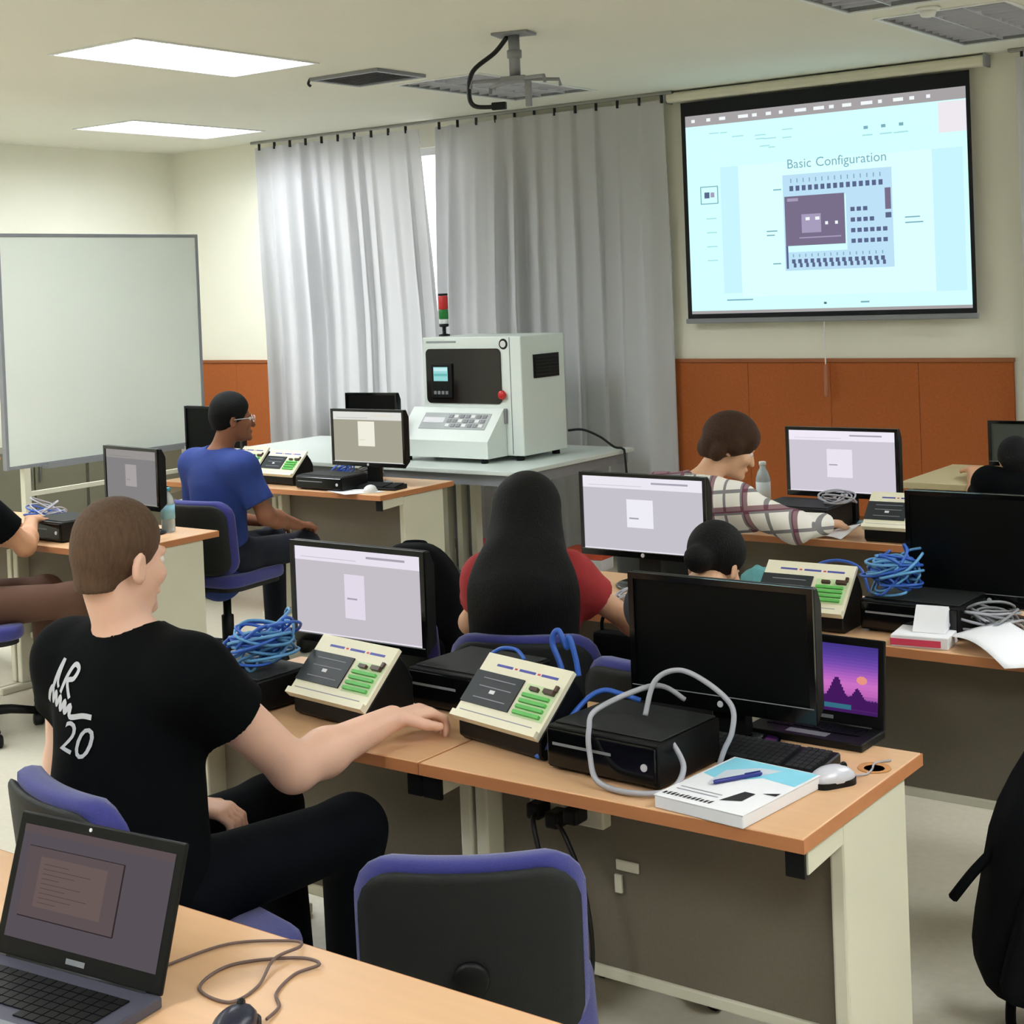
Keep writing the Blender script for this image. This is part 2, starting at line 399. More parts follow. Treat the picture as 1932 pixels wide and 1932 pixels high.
# projector mount
t = T('projector_mount', (-4.06, 5.65, ZC), .25, 'grey metal projector mount with loose black cable hanging from the ceiling', 'projector mount')
O('ceiling_plate', B((-.09, .09, -.06, .06, -.012, -.0005), bev=.003), GREY, t)
O('pole', lathe([(.026, -.2), (.026, -.0125)], 14), GREY, t, True)
O('collar', lathe([(.034, -.115), (.034, -.08)], 14), GREY, t, True)
O('bracket', B((-.06, .06, -.04, .04, -.225, -.2), bev=.004), GREY, t)
for a, l in ((.35, .2), (2.5, .22), (-.5, .2), (3.6, .2)):
    e = Vector((math.cos(a)*l, math.sin(a)*l, -.22))
    O('arm', tube([(math.cos(a)*.04, math.sin(a)*.04, -.212), tuple(e), (e.x*1.03, e.y*1.03, -.25)], .009), GREY, t)
O('hanging_leg', B((.05, .075, -.01, .01, -.34, -.226)), GREY, t)
O('cable', tube(spline([(-.03, 0, -.013), (-.1, .01, -.08), (-.2, -.02, -.16), (-.22, -.03, -.26), (-.2, -.02, -.32), (-.11, 0, -.33)], 6), .011), BLACKRUB, t, True)
O('connector', B((-.12, -.05, -.012, .012, -.345, -.31), bev=.004), BLACK, t)

# ---------------- projection screen
SX0, SX1, SZ0, SZ1 = -4.63, -2.83, 1.545, 2.87; SY = 8.17
t = T('projection_screen', ((SX0+SX1)/2, SY, SZ0), 0, 'pull-down projection screen with black border showing a lit slide', 'projection screen')
w = SX1-SX0; h = SZ1-SZ0
O('fabric', B((-w/2, w/2, 0, .004, 0, h)), BLACKGLOSS if 0 else mat('matte_black_border', (14, 18, 22), .8, var=0), t)
O('casing', prism(rrect(-.035, .045, h+.01, h+.07, .02), 'x', -w/2-.08, w/2+.09), CREAM, t)
O('end_cap', B((-w/2-.095, -w/2-.08, -.04, .05, h+.005, h+.075), bev=.004), GREY, t); O('end_cap', B((w/2+.09, w/2+.105, -.04, .05, h+.005, h+.075), bev=.004), GREY, t)
O('bottom_bar', B((-w/2-.01, w/2+.01, -.012, .016, -.03, 0), bev=.005), GREY, t)
cordp = O('pull_cord', tube([(.0, 0, -.03), (.0, 0, -.28)], .004), WHITE, t); O('handle', lathe([(.006, -.47), (.014, -.46), (.012, -.3), (.006, -.28)], 12), mat('pull_handle', (170, 110, 80), .6), cordp, True)
PB = emi('slide_cyan_white', (204, 253, 250), 1.12); PBAR = emi('slide_toolbar_grey', (168, 164, 166)); PIV = emi('slide_pale_lilac', (202, 246, 255)); PPK = emi('slide_pale_pink', (238, 234, 240))
PPG = emi('slide_page', (212, 255, 252), 1.12); PLN = emi('slide_faint_line', (176, 228, 232)); PDK = emi('slide_dark_marks', (92, 104, 140)); PPU = emi('slide_purple_photo', (122, 112, 140)); PTX = emi('slide_teal_text', (128, 176, 190)); PWH = emi('slide_white', (244, 250, 252)); PPU2 = emi('slide_purple_light', (168, 158, 190)); PMB = emi('slide_pale_blue', (190, 226, 248))
bx0, bx1, bz0, bz1 = -w/2+.03, w/2-.022, .028, h-.085
W_, H_ = bx1-bx0, bz1-bz0
def sq(u0, u1, v0, v1, m, L): return (bx0+W_*u0, bx0+W_*u1, bz0+H_*(1-v1), bz0+H_*(1-v0), m, L)
it = [sq(0, 1, 0, 1, PB, 1), sq(0, 1, 0, .055, PBAR, 2), sq(.91, 1, .06, .2, PPK, 2), sq(.885, .985, .27, .92, PIV, 2), sq(.13, .2, .27, .9, PIV, 2), sq(.2, .885, .27, .92, PPG, 3), sq(0, 1, .985, 1, PBAR, 2)]
rn = random.Random(4)
for k in range(16):
    u = .03+.9*k/16 + rn.uniform(-.01, .01)
    it.append(sq(u, u+rn.uniform(.01, .045), .02, .036, PWH, 3))
for k in range(12):
    u = .06+rn.random()*.75; v = .09+rn.random()*.1; it.append(sq(u, u+.02+.03*rn.random(), v, v+.006, PLN, 3))
for u in (.66, .72, .78): it.append(sq(u, u+.015, .135, .15, PTX, 3)); it.append(sq(u-.005, u+.03, .175, .182, PLN, 3))
it += [sq(.05, .12, .36, .45, PTX, 3), sq(.054, .116, .365, .445, PB, 4), sq(.066, .086, .39, .42, PDK, 5), sq(.09, .105, .392, .417, PPU2, 5)]
for k in range(4): it.append(sq(.07, .11, .52+.07*k, .526+.07*k, PLN, 4))
# trainer drawing on the slide
it += [sq(.365, .75, .335, .80, PMB, 4), sq(.375, .59, .445, .71, PB, 5), sq(.37, .585, .44, .68, PPU, 6), sq(.37, .378, .68, .79, PDK, 6), sq(.43, .5, .53, .62, PPU2, 7), sq(.445, .46, .545, .56, PWH, 8), sq(.48, .495, .545, .56, PWH, 8), sq(.515, .525, .57, .585, PWH, 8), sq(.55, .56, .57, .585, PWH, 8), sq(.42, .57, .64, .646, PPU2, 7), sq(.38, .42, .45, .465, PPU2, 7)]
for k in range(15):
    u = .39+.0225*k
    it += [sq(u, u+.014, .39, .415, PDK, 6), sq(u+.004, u+.008, .355, .375, PTX, 6), sq(u, u+.013, .745, .765, PDK, 6), sq(u+.006, u+.016, .765, .785, PDK, 6), sq(u+.004, u+.008, .72, .735, PTX, 6)]
for rI, n in enumerate((3, 4, 6, 6)):
    for k in range(n): it.append(sq(.605+.022*k, .62+.022*k, .51+.05*rI, .53+.05*rI, PDK, 6))
it += [sq(.725, .745, .43, .53, PPU, 6), sq(.725, .745, .545, .57, PDK, 6), sq(.6, .66, .45, .47, PMB, 6), sq(.3, .34, .6, .606, PTX, 5), sq(.3, .33, .62, .626, PTX, 5), sq(.79, .84, .57, .576, PTX, 5), sq(.79, .85, .595, .601, PTX, 5), sq(.32, .35, .76, .766, PTX, 5), sq(.33, .36, .4, .406, PTX, 5), sq(.5, .51, .955, .965, PDK, 4), sq(.63, .66, .955, .963, PTX, 4), sq(.14, .24, .93, .937, PTX, 4)]
quads('projected_image', it, t, y=-.0006)
for wd, u_ in (('Basic', .428), ('Configuration', .612)):
    me = text_mesh(wd, .078); me.transform(Matrix.Translation((bx0+W_*u_, -.0045, bz0+H_*(1-.305))) @ Matrix.Rotation(PI/2, 4, 'X')); O('slide_title', me, PTX, t)

# ---------------- whiteboard on its stand
t = T('whiteboard', (-7.2, 5.79, 0), 0, 'large mobile whiteboard standing before the left wall', 'whiteboard')
WBF = mat('whiteboard_face', (226, 232, 222), .25, var=.03, scale=2)
O('board', B((-.012, .012, -.71, .71, .9, 2.17)), WBF, t)
O('frame', B((-.018, .018, -.73, -.71, .88, 2.19), (-.018, .018, .71, .73, .88, 2.19), (-.018, .018, -.71, .71, 2.17, 2.19), (-.018, .018, -.71, .71, .88, .9), bev=.003), GREY, t)
O('pen_tray', B((.018, .075, -.5, .5, .87, .885), (.07, .075, -.5, .5, .885, .9)), GREY, t)
for s in (-.6, .6):
    O('leg', B((-.02, .02, s-.02, s+.02, .05, .88)), CREAM, t); O('foot', B((-.24, .24, s-.022, s+.022, .04, .08), bev=.006), CREAM, t)
    for d in (-.22, .22): O('caster', lathe([(.02, -.012), (.022, 0), (.02, .012)], 14, c=(d, s, .022), axis='y'), BLACK, t, True)
O('cross_bar', B((-.012, .012, -.58, .58, .52, .55)), CREAM, t); O('cross_bar', B((-.012, .012, -.58, .58, .72, .745)), CREAM, t)

CABSHADE = mat('shade_tone_cabinet', (112, 110, 92), .5, var=.05)  # cabinets added; their olive-grey stands in for shade under the whiteboard
for k, wh in enumerate(('nearest the front corner', 'second from the front corner', 'third from the front corner', 'furthest left, below the whiteboard edge')):
    t = T('added_cabinet', (-9.13, 7.4-.9*k, 0), 0, 'added low cabinet, coloured for the shade along the left wall, ' + wh, 'cabinet', 'added shade-coloured cabinets along the left wall')
    O('body', B((-.2, .2, -.445, .445, .05, .78), bev=.004), CABSHADE, t); O('plinth', B((-.19, .17, -.44, .44, 0, .049)), BLACK, t)
    for s in (-1, 1):
        d = O('door', B((.2005, .218, s*.222-.215, s*.222+.215, .07, .76), bev=.003), CABSHADE, t); O('handle', B((.2185, .235, s*.04-.008, s*.04+.008, .55, .66), bev=.003), CHROME, d)
# ================================================================== DESKS
def desk(label, x0, x1, y0, y1, z=.74, group='beech computer desks', legs='LR', grom=None):
    cx, cy = (x0+x1)/2, (y0+y1)/2; w = x1-x0; d = y1-y0
    t = T('computer_desk', (cx, cy, 0), 0, label, 'desk', group)
    g = .001
    O('tabletop', B((-w/2+.003+g, w/2-.003-g, -d/2+.003, d/2-.003, z-.026, z), bev=.002, seg=1), BEECH, t)
    O('edge_band', B((-w/2+g, w/2-g, -d/2, -d/2+.003, z-.028, z-.002), (-w/2+g, w/2-g, d/2-.003, d/2, z-.028, z-.002), (-w/2+g, -w/2+.003+g, -d/2+.003, d/2-.003, z-.028, z-.002), (w/2-.003-g, w/2-g, -d/2+.003, d/2-.003, z-.028, z-.002)), BEECHEDGE, t)
    yp0, yp1 = -d/2+.19, d/2-.09
    for s in (-1, 1):
        xo = s*(w/2-.006); xi = s*(w/2-.04); a, b = min(xo, xi), max(xo, xi)
        lg = O('leg', B((a, b, yp0, yp1, .035, z-.03), bev=.006), CREAM, t)
        O('top_bracket', prism([(-d/2+.03, z-.03), (-d/2+.03, z-.078), (yp0, z-.07), (yp0, z-.03)], 'x', a+.002, b-.002), CREAM, lg)
        O('bracket_cap', B((a-.012, b+.003 if s < 0 else b-.006, -d/2+.022, -d/2+.032, z-.085, z-.03)), BLACK, lg)
        O('foot', B((a, b, -d/2+.08, d/2-.03, .0, .034), bev=.008), CREAM, lg)
    O('modesty_panel', B((-w/2+.045, w/2-.045, yp0+.06, yp0+.078, .26, z-.032)), TAUPE, t)
    O('panel_rail', B((-w/2+.042, w/2-.042, yp0+.052, yp0+.086, .235, .262), bev=.004), CREAM, t)
    if grom:
        gx, gy = grom; O('grommet', lathe([(.022, z+.0005), (.034, z+.003), (.036, z+.0005)], 20, c=(gx-cx, gy-cy, 0)), mat('tan_grommet', (196, 138, 84), .5), t, True)
    return t
desk('near desk with two trainers and black box, left of the seam', -3.13, -2.187, 2.57, 3.17)
desk('near desk with the booklet, silver mouse and black monitor', -2.187, -1.25, 2.57, 3.17, grom=(-1.30, 3.02))
desk('foreground desk at the bottom carrying the open laptop and loose cable', -2.75, -.9, 1.156, 1.756)
desk('second-row desk in front of the long-haired person', -3.13, -2.187, 4.03, 4.63)
desk('second-row desk with blue coiled cable and papers at its edge', -2.187, -1.1, 4.03, 4.63)
desk('third-row desk in front of the person in the plaid shirt', -3.13, -2.187, 5.54, 6.14)
desk('third-row desk hidden behind the large dark monitor', -2.187, -1.25, 5.54, 6.14)
desk('back desk beside the person in the blue shirt', -6.10, -5.16, 5.85, 6.46)
desk('back desk behind the head of the person in the blue shirt', -6.86, -6.10, 5.85, 6.46)
desk('left desk with the water bottle on its corner', -6.07, -5.13, 4.09, 4.71)
desk('left desk at the picture edge, next to the whiteboard', -6.86, -6.07, 4.09, 4.71)
# desk by the wall, right
t = T('side_desk', (-1.95, 7.15, 0), 0, 'pale tan desk by the brown wall at the right edge', 'desk')
TAN = mat('tan_laminate', (196, 182, 140), .45, var=.06)
O('tabletop', B((-.8, .8, -.35, .35, .77, .8), bev=.003), TAN, t)
for s in (-1, 1): O('leg', B((s*.76-.015, s*.76+.015, -.3, .3, 0, .77), bev=.004), CREAM, t)
O('modesty_panel', B((-.745, .745, .1, .118, .3, .77)), TAUPE, t)
# white table carrying the machine
t = T('work_table', (-6.28, 7.37, 0), 0, 'large white work table under the pale machine', 'table')
O('tabletop', B((-1.33, 1.33, -.63, .63, .735, .76), bev=.004), mat('white_laminate', (214, 222, 216), .35, var=.02), t)
O('apron', B((-1.3, 1.3, -.6, -.58, .67, .734), (-1.3, 1.3, .58, .6, .67, .734), (-1.3, -1.28, -.58, .58, .67, .734), (1.28, 1.3, -.58, .58, .67, .734)), GREY, t)
for s in (-.75, .45):
    lg = O('column_leg', B((s-.13, s-.09, -.03, .03, .04, .734), (s-.02, s+.02, -.03, .03, .04, .734), (s+.09, s+.13, -.03, .03, .04, .734)), CREAM, t)
    O('back_plate', B((s-.088, s+.088, .032, .045, .05, .733)), GREY, lg); O('foot', B((s-.15, s+.15, -.4, .4, 0, .039), bev=.01), GREY, lg)

# ================================================================== CHAIRS
def make_chair(loc, rz, label):
    """task chair facing +y: blue cushions, charcoal back shell"""
    t = T('task_chair', loc, rz, label, 'chair', 'blue task chairs')
    bm = prism(rrect(-.23, .23, -.22, .22, .09, 6), 'z', .415, .475); bevel(bm, .02, 3, .9); O('seat', bm, BLUEFAB, t, True)
    bm = prism(rrect(-.21, .21, -.2, .2, .08, 6), 'z', .395, .414); O('seat_pan', bm, DARKGREY, t)
    def curve(bm, off):
        for v in bm.verts:
            x, y, z = v.co; v.co.y = y - .035*(1-(x/.21)**2) + (-.10*(z-.48)) + off
        return bm
    bm = prism(rrect(-.205, .205, .47, .82, .075, 7), 'y', -.195, -.15); bmesh.ops.triangulate(bm, faces=[f for f in bm.faces if len(f.verts) > 4])
    def backpart(x, z0, z1, r, ya, yb, bev):
        n = 17; vs = []
        bm = bmesh.new(); rows = []
        P = rrect(-x, x, z0, z1, r, 7)
        zs = (z0+z1)/2+(z1-z0)/2*np.sin(np.linspace(-PI/2, PI/2, 15))
        def half(z):
            if z > z1-r: q = z-(z1-r)
            elif z < z0+r: q = (z0+r)-z
            else: q = 0
            return x-r+math.sqrt(max(r*r-q*q, 0))
        for z in zs:
            hw = max(half(z), .02); rows.append([(hw*(-1+2*i/(n-1)), z) for i in range(n)])
        F = {}
        for sde, yy in ((0, ya), (1, yb)):
            for j, rw in enumerate(rows):
                for i, (px, pz) in enumerate(rw):
                    ed = max(abs(2*i/(n-1)-1), abs(2*j/14-1)); inset = bev*max(0, (ed-.8)/.2)**2
                    F[sde, j, i] = bm.verts.new((px, (yy+inset if sde == 0 else yy-inset) + .045*(px/.21)**2*1.0 - .10*(pz-.48), pz))
        for j in range(14):
            for i in range(n-1):
                bm.faces.new([F[0, j, i], F[0, j, i+1], F[0, j+1, i+1], F[0, j+1, i]])
                bm.faces.new([F[1, j, i], F[1, j+1, i], F[1, j+1, i+1], F[1, j, i+1]])
        for j in range(14):
            bm.faces.new([F[0, j, 0], F[0, j+1, 0], F[1, j+1, 0], F[1, j, 0]]); bm.faces.new([F[0, j, n-1], F[1, j, n-1], F[1, j+1, n-1], F[0, j+1, n-1]])
        for i in range(n-1):
            bm.faces.new([F[0, 0, i], F[1, 0, i], F[1, 0, i+1], F[0, 0, i+1]]); bm.faces.new([F[0, 14, i], F[0, 14, i+1], F[1, 14, i+1], F[1, 14, i]])
        bmesh.ops.recalc_face_normals(bm, faces=list(bm.faces))
        return bm
    O('backrest', backpart(.215, .47, .83, .08, -.215, -.16, .02), BLUEFAB, t, True)
    sh = O('back_shell', backpart(.205, .475, .815, .075, -.235, -.216, .008), DARKGREY, t, True)
    O('bolt_cover', lathe([(.028, -.008), (.034, -.003), (.034, .006)], 20, c=(0, -.256, .62), axis='y'), BLACK, sh, True)
    O('back_support', tube(spline([(0, -.25, .56), (0, -.262, .5), (0, -.24, .41), (0, -.1, .385)], 5), .02, 8), BLACK, t, True)
    O('gas_column', lathe([(.03, .1), (.03, .24), (.02, .245), (.02, .395)], 14), BLACK, t, True)
    O('hub', lathe([(.045, .075), (.045, .11), (.03, .12)], 14), BLACK, t, True)
    for k in range(5):
        a = 2*PI*k/5+.3; c, s = math.cos(a), math.sin(a)
        sp = O('base_arm', tube([(c*.03, s*.03, .095), (c*.17, s*.17, .085), (c*.28, s*.28, .062)], [.024, .02, .016], 8), BLACK, t, True)
        O('caster', lathe([(.018, -.022), (.027, -.016), (.027, .016), (.018, .022)], 14, c=(c*.28, s*.28, .027), axis='y'), BLACK, sp, True)
    return t
chair0 = make_chair((-1.77, 2.23, 0), .62, 'empty blue and black chair with its back to the foreground desk')
chair0.scale = (.965, .965, .965)
def chair(x, y, rz, label, k=1.0):
    c = copy_tree(chair0); c.location = (x, y, 0); c.rotation_euler = (0, 0, rz); c['label'] = label; c.scale = (k, k, k); return c

# ================================================================== DESK EQUIPMENT
def scr(name, rgb): return emi('display_' + name, rgb)
S_BODY = scr('lilac_grey', (196, 190, 198)); S_TOP = scr('pale_lilac', (232, 226, 238)); S_PAGE = scr('page_white', (226, 218, 232)); S_INK = scr('page_ink', (168, 162, 176)); S_EDGE = scr('bright_edge', (246, 242, 250))
def monitor(label, x, y, rz, w, h, zb, lit=None, z=.74, tone=None, logo=True, stand=True, bez=.014, chin=.022, page=(.4, .56, .28, .78), deep=.2, off=OFFSCREEN, body=BLACK):
    t = T('monitor', (x, y, z), rz, label, 'monitor', 'computer monitors')
    zb -= z
    O('housing', bevel(prism([(-.008, zb), (.03, zb+.03), (.032, zb+h-.04), (.012, zb+h), (-.008, zb+h)], 'x', -w/2, w/2), .004, 1), body, t)
    O('bezel', bevel(B((-w/2, w/2, -.016, -.009, zb, zb+chin), (-w/2, w/2, -.016, -.009, zb+h-bez, zb+h), (-w/2, -w/2+bez, -.016, -.009, zb+chin, zb+h-bez), (w/2-bez, w/2, -.016, -.009, zb+chin, zb+h-bez)), .0015, 1), BLACKGLOSS if body is BLACK else body, t)
    ax, bx_, az, bz_ = -w/2+bez, w/2-bez, zb+chin, zb+h-bez
    if lit:
        b, tp, pg, ik = lit; u = lambda q: ax+(bx_-ax)*q; v = lambda q: bz_-(bz_-az)*q
        items = [(ax, bx_, az, bz_, b, 0), (ax, bx_, v(.16), bz_, tp, 1), (u(page[0]), u(page[1]), v(page[3]), v(page[2]), pg, 1), (u(page[0]+.02), u(page[0]+.1), v(.565), v(.545), ik, 2), (u(.58), u(.88), v(.085), v(.06), ik, 2), (ax, bx_, az, v(.985), tp, 1), (u(.05), u(.5), v(.125), v(.118), b, 2)]
        quads('screen', items, t, y=-.0095)
    else: O('screen', B((ax, bx_, -.0095, -.0088, az, bz_)), off, t)
    O('bezel_line', B((-w/2+.004, w/2-.004, -.0172, -.0161, zb+chin-.001, zb+chin+.001)), GREY, t)
    if logo: O('logo', lathe([(.007, -.0185), (.0075, -.0165), (.0075, -.0162)], 14, c=(0, 0, zb+chin/2), axis='y'), SILVER, t)
    if stand:
        O('stand_neck', bevel(prism([(.02, .012), (.055, .012), (.05, zb+h*.4), (.03, zb+h*.4)], 'x', -.045, .045), .004, 1), BLACK, t)
        O('stand_base', lathe([(.115, 0), (.118, .006), (.11, .011), (.03, .014)], 28, c=(0, .02, 0)), BLACKGLOSS, t, True)
    return t
LIT = (S_BODY, S_TOP, S_PAGE, S_INK)
monitor('lit monitor on the near desk, in front of the black backpack', -2.72, 2.985, 0, .475, .272, .852, LIT)
monitor('large black switched-off monitor on the near desk beside the laptop', -1.662, 3.03, 0, .47, .30, .813, chin=.036)
monitor('lit monitor beside the long-haired person, partly behind a bowed dark head', -2.725, 4.45, 0, .505, .29, .84, (scr('lilac_b', (198, 194, 204)), scr('top_b', (236, 232, 242)), scr('page_b', (238, 236, 244)), S_INK), page=(.37, .59, .3, .68), bez=.012)
monitor('black switched-off monitor at the right edge behind the white papers', -1.51, 4.4, 0, .50, .33, .80, chin=.036)
monitor('lit monitor against the brown wall, right of the plaid shirt', -2.655, 5.95, 0, .505, .295, .848, (scr('lilac_c', (206, 200, 212)), scr('top_c', (240, 234, 246)), scr('page_c', (234, 228, 240)), S_INK), page=(.36, .6, .3, .76))
monitor('lit beige-toned monitor on the back desk beside the pale machine', -5.48, 6.14, .0, .525, .31, .845, (scr('beige_d', (166, 162, 146)), scr('top_d', (226, 226, 220)), scr('page_d', (240, 238, 222)), scr('ink_d', (226, 222, 206))), page=(.36, .6, .19, .68), body=BLACK)
monitor('small black monitor back with a pale label, above the beige-toned monitor', -6.085, 6.86, .1, .38, .25, .93, z=.76, chin=.02)
monitor('dim grey-lit monitor on the left desk, seen beyond the short brown hair', -5.40, 4.46, -.12, .43, .275, .862, (scr('grey_e', (132, 130, 130)), scr('top_e', (152, 148, 146)), scr('page_e', (168, 162, 162)), scr('ink_e', (150, 146, 146))), page=(.38, .6, .27, .68))
monitor('dark monitor at the far left, partly behind the head in front of the whiteboard', -6.7, 6.15, .0, .48, .3, .85)
monitor('dark grey monitor on the tan desk at the right edge', -2.27, 7.33, .0, .46, .22, .825, z=.8, off=mat('dull_grey_screen', (66, 72, 66), .5, var=.1), logo=False)

def make_trainer():
    t = T('trainer_box', (0, 0, 0), 0, 'trainer', 'trainer box', 'cream and black trainer boxes')
    W, D, hf, hb = .143, .058, .05, .165
    O('body', bevel(prism([(-D+.004, 0.012), (-D+.004, hf), (D, hb), (.085, .13), (.1, .1), (.1, 0.0), (-D+.02, 0.0)], 'x', -W+.004, W-.004), .003, 1), BLACK, t)
    sl = math.atan2(hb-hf, 2*D); M0 = Matrix.Translation((0, -D-.005, hf-.001)) @ Matrix.Rotation(sl, 4, 'X'); L = (2*D+.01)/math.cos(sl)
    def P(name, u0, u1, v0, v1, w0, w1, m, par=t):
        bm = B((-W+2*W*u0, -W+2*W*u1, L*v0, L*v1, w0, w1)); bm.transform(M0); return O(name, bm, m, par)
    p = P('front_panel', 0, 1, 0, 1, .0005, .012, TRCREAM)
    P('lower_ledge', 0, 1, 0, .09, .0122, .022, TRCREAM, p)
    P('printed_line', .04, .9, .125, .137, .0121, .0125, GREYINK, p)
    P('display_panel', .0, .57, .24, .72, .0122, .016, TRDARK, p)
    for v in (.33, .5, .62): P('display_line', .12, .5, v, v+.012, .0162, .0166, GREYINK, p)
    P('display_icon', .27, .33, .42, .47, .0162, .0168, PAPER, p)
    P('print_area', .61, .97, .22, .7, .0121, .0126, TRPALE, p)
    for v in (.25, .335, .42, .505): P('terminal_block', .63, .93, v, v+.045, .0128, .02, TRGREEN, p)
    for u in (.17, .44, .7): P('blue_strip', u, u+.19, .83, .865, .0121, .0126, TRBLUE, p)
    for u in (.385, .655): P('red_mark', u, u+.03, .835, .86, .0121, .0126, REDPRINT, p)
    P('relay', .68, .77, .6, .65, .0128, .022, TRBROWN, p); P('relay', .84, .95, .6, .66, .0128, .024, TRBROWN, p); P('relay', .93, .96, .66, .74, .0128, .02, TRBROWN, p)
    return t
tr0 = make_trainer()
def trainer(x, y, rz, label, z=.74, first=False):
    c = tr0 if first else copy_tree(tr0); c.location = (x, y, z); c.rotation_euler = (0, 0, rz); c['label'] = label; return c
trainer(-2.565, 2.75, -.125, 'cream trainer box just above the reaching forearm', first=True)
trainer(-2.068, 2.78, -.20, 'cream trainer box between the hand and the black computer with grey cable')
trainer(-1.985, 4.15, .02, 'cream trainer box beside the blue coiled cable on the second-row desk')
trainer(-2.265, 5.62, .03, 'cream trainer box below the lit monitor at the brown wall')
trainer(-6.02, 6.02, -.06, 'cream trainer box on the back desk, nearer the beige-toned monitor')
trainer(-6.40, 6.10, .0, 'cream trainer box on the back desk, right behind the blue-shirted person')

def pc(label, x, y, rz, w=.31, d=.33, h=.1, z=.74, top=None):
    t = T('desktop_computer', (x, y, z), rz, label, 'computer', 'flat black desktop computers')
    O('case', B((-w/2, w/2, -d/2, d/2, .006, h), bev=.004), BLACK, t)
    O('top_cover', B((-w/2+.006, w/2-.006, -d/2+.02, d/2-.004, h, h+.004), bev=.002, seg=1), top or DARKGREY, t)
    fr = O('front_fascia', B((-w/2+.004, w/2-.004, -d/2-.008, -d/2, .012, h-.006), bev=.003), BLACKGLOSS, t)
    O('drive_slot', B((-w/2+.02, .03, -d/2-.0095, -d/2-.008, h*.6, h*.66)), GREY, fr); O('power_button', lathe([(.008, -.003), (.008, 0)], 14, c=(w/2-.03, -d/2-.008, h*.5), axis='y'), SILVER, fr)
    for sx in (-1, 1):
        for sy in (-1, 1): O('foot', B((sx*(w/2-.03)-.012, sx*(w/2-.03)+.012, sy*(d/2-.03)-.012, sy*(d/2-.03)+.012, 0, .006)), BLACKRUB, t)
    return t
pc('black computer under the coiled grey cable, in front of the dark monitor', -1.755, 2.79, -.06, .29, .24, .098)
pc('black computer on the near desk between the two trainer boxes', -2.36, 3.03, -.06, .27, .24, .1)
pc('black box under the blue cable tangle by the dark t-shirt', -2.91, 2.755, -.06, .27, .2, .085)
pc('black computer under the blue coiled cable on the second-row desk', -1.67, 4.3, -.03, .30, .26, .095)
pc('black computer below the lit monitor on the third-row desk', -2.76, 5.78, 0, .32, .26, .1)
pc('black computer on the back desk in front of the beige-toned monitor', -5.62, 5.985, -.02, .34, .2, .075)
pc('black computer on the left desk beside the reaching hand', -5.66, 4.28, -.05, .26, .22, .09)

def coil(name, label, x, y, z, r, n, mats, seed, flat=.6, tr=.0042, cat='cable', loops=None):
    rnd = random.Random(seed); t = T(name, (x, y, z), 0, label, cat, 'cable bundles')
    for mi, m in enumerate(mats):
        pts = []
        for k in range(n):
            ax = Vector((rnd.gauss(0, .35), rnd.gauss(0, .35), 1)).normalized(); s = ax.orthogonal().normalized(); w = ax.cross(s)
            rr = r*rnd.uniform(.55, 1.0); c = Vector((rnd.uniform(-.25, .25)*r, rnd.uniform(-.2, .2)*r, r*flat*rnd.uniform(.35, 1.25)))
            a0 = rnd.uniform(0, 6.28)
            for i in range(9):
                a = a0+2*PI*i/9; p = c+(s*math.cos(a)+w*math.sin(a)*rnd.uniform(.75, 1))*rr*rnd.uniform(.88, 1.06)
                p.z = max(p.z, tr+.001); pts.append(p)
        O('cable_loops', tube(spline(pts, 3), tr, 5), m, t, True)
    return t
coil('network_cable_bundle', 'tangle of blue network cables on the near desk by the dark t-shirt', -2.87, 2.77, .83, .1, 11, [BLUECABLE, LBLUECABLE], 2, flat=.75)
coil('grey_cable_bundle', 'grey and black cables lying below the blue tangle on the near desk', -2.74, 2.93, .742, .075, 5, [LGREY, BLACKRUB], 9, flat=.5)
coil('network_cable_bundle', 'ball of light blue cable on the second-row desk beside the dark monitor', -1.74, 4.24, .842, .082, 14, [LBLUECABLE, BLUECABLE], 5, flat=.95)
coil('network_cable_bundle', 'small blue cable bundle beside the trainer on the back desk', -5.84, 6.31, .745, .07, 6, [BLUECABLE], 6, flat=.7)
coil('network_cable_bundle', 'blue cable bundle on the left desk beside the reaching forearm', -6.0, 4.44, .745, .11, 8, [BLUECABLE, LGREY], 7, flat=.7)
coil('grey_cable_bundle', 'grey cable bundle behind the black computer of the back desk', -5.62, 6.3, .745, .075, 6, [GREY], 11, flat=.7)
coil('grey_cable_bundle', 'grey cables under the lit monitor next to the long-haired person', -2.62, 4.27, .742, .1, 6, [LGREY], 12, flat=.3)
coil('grey_cable_bundle', 'grey cables lying before the lit monitor at the brown wall', -2.62, 5.8, .845, .08, 4, [LGREY], 13, flat=.4)
coil('grey_cable_bundle', 'pale cables in front of the dark monitor at the right edge', -1.47, 4.27, .742, .1, 6, [LGREY, GREY], 14, flat=.55)

def cable(name, label, ctrl, r, m, per=8, n=6, cat='cable'):
    c0 = Vector(ctrl[0]); me = tube(spline([Vector(p)-c0 for p in ctrl], per), r, n)
    o = O(name, me, m, None, True); o.location = c0; return tag(o, label, cat)
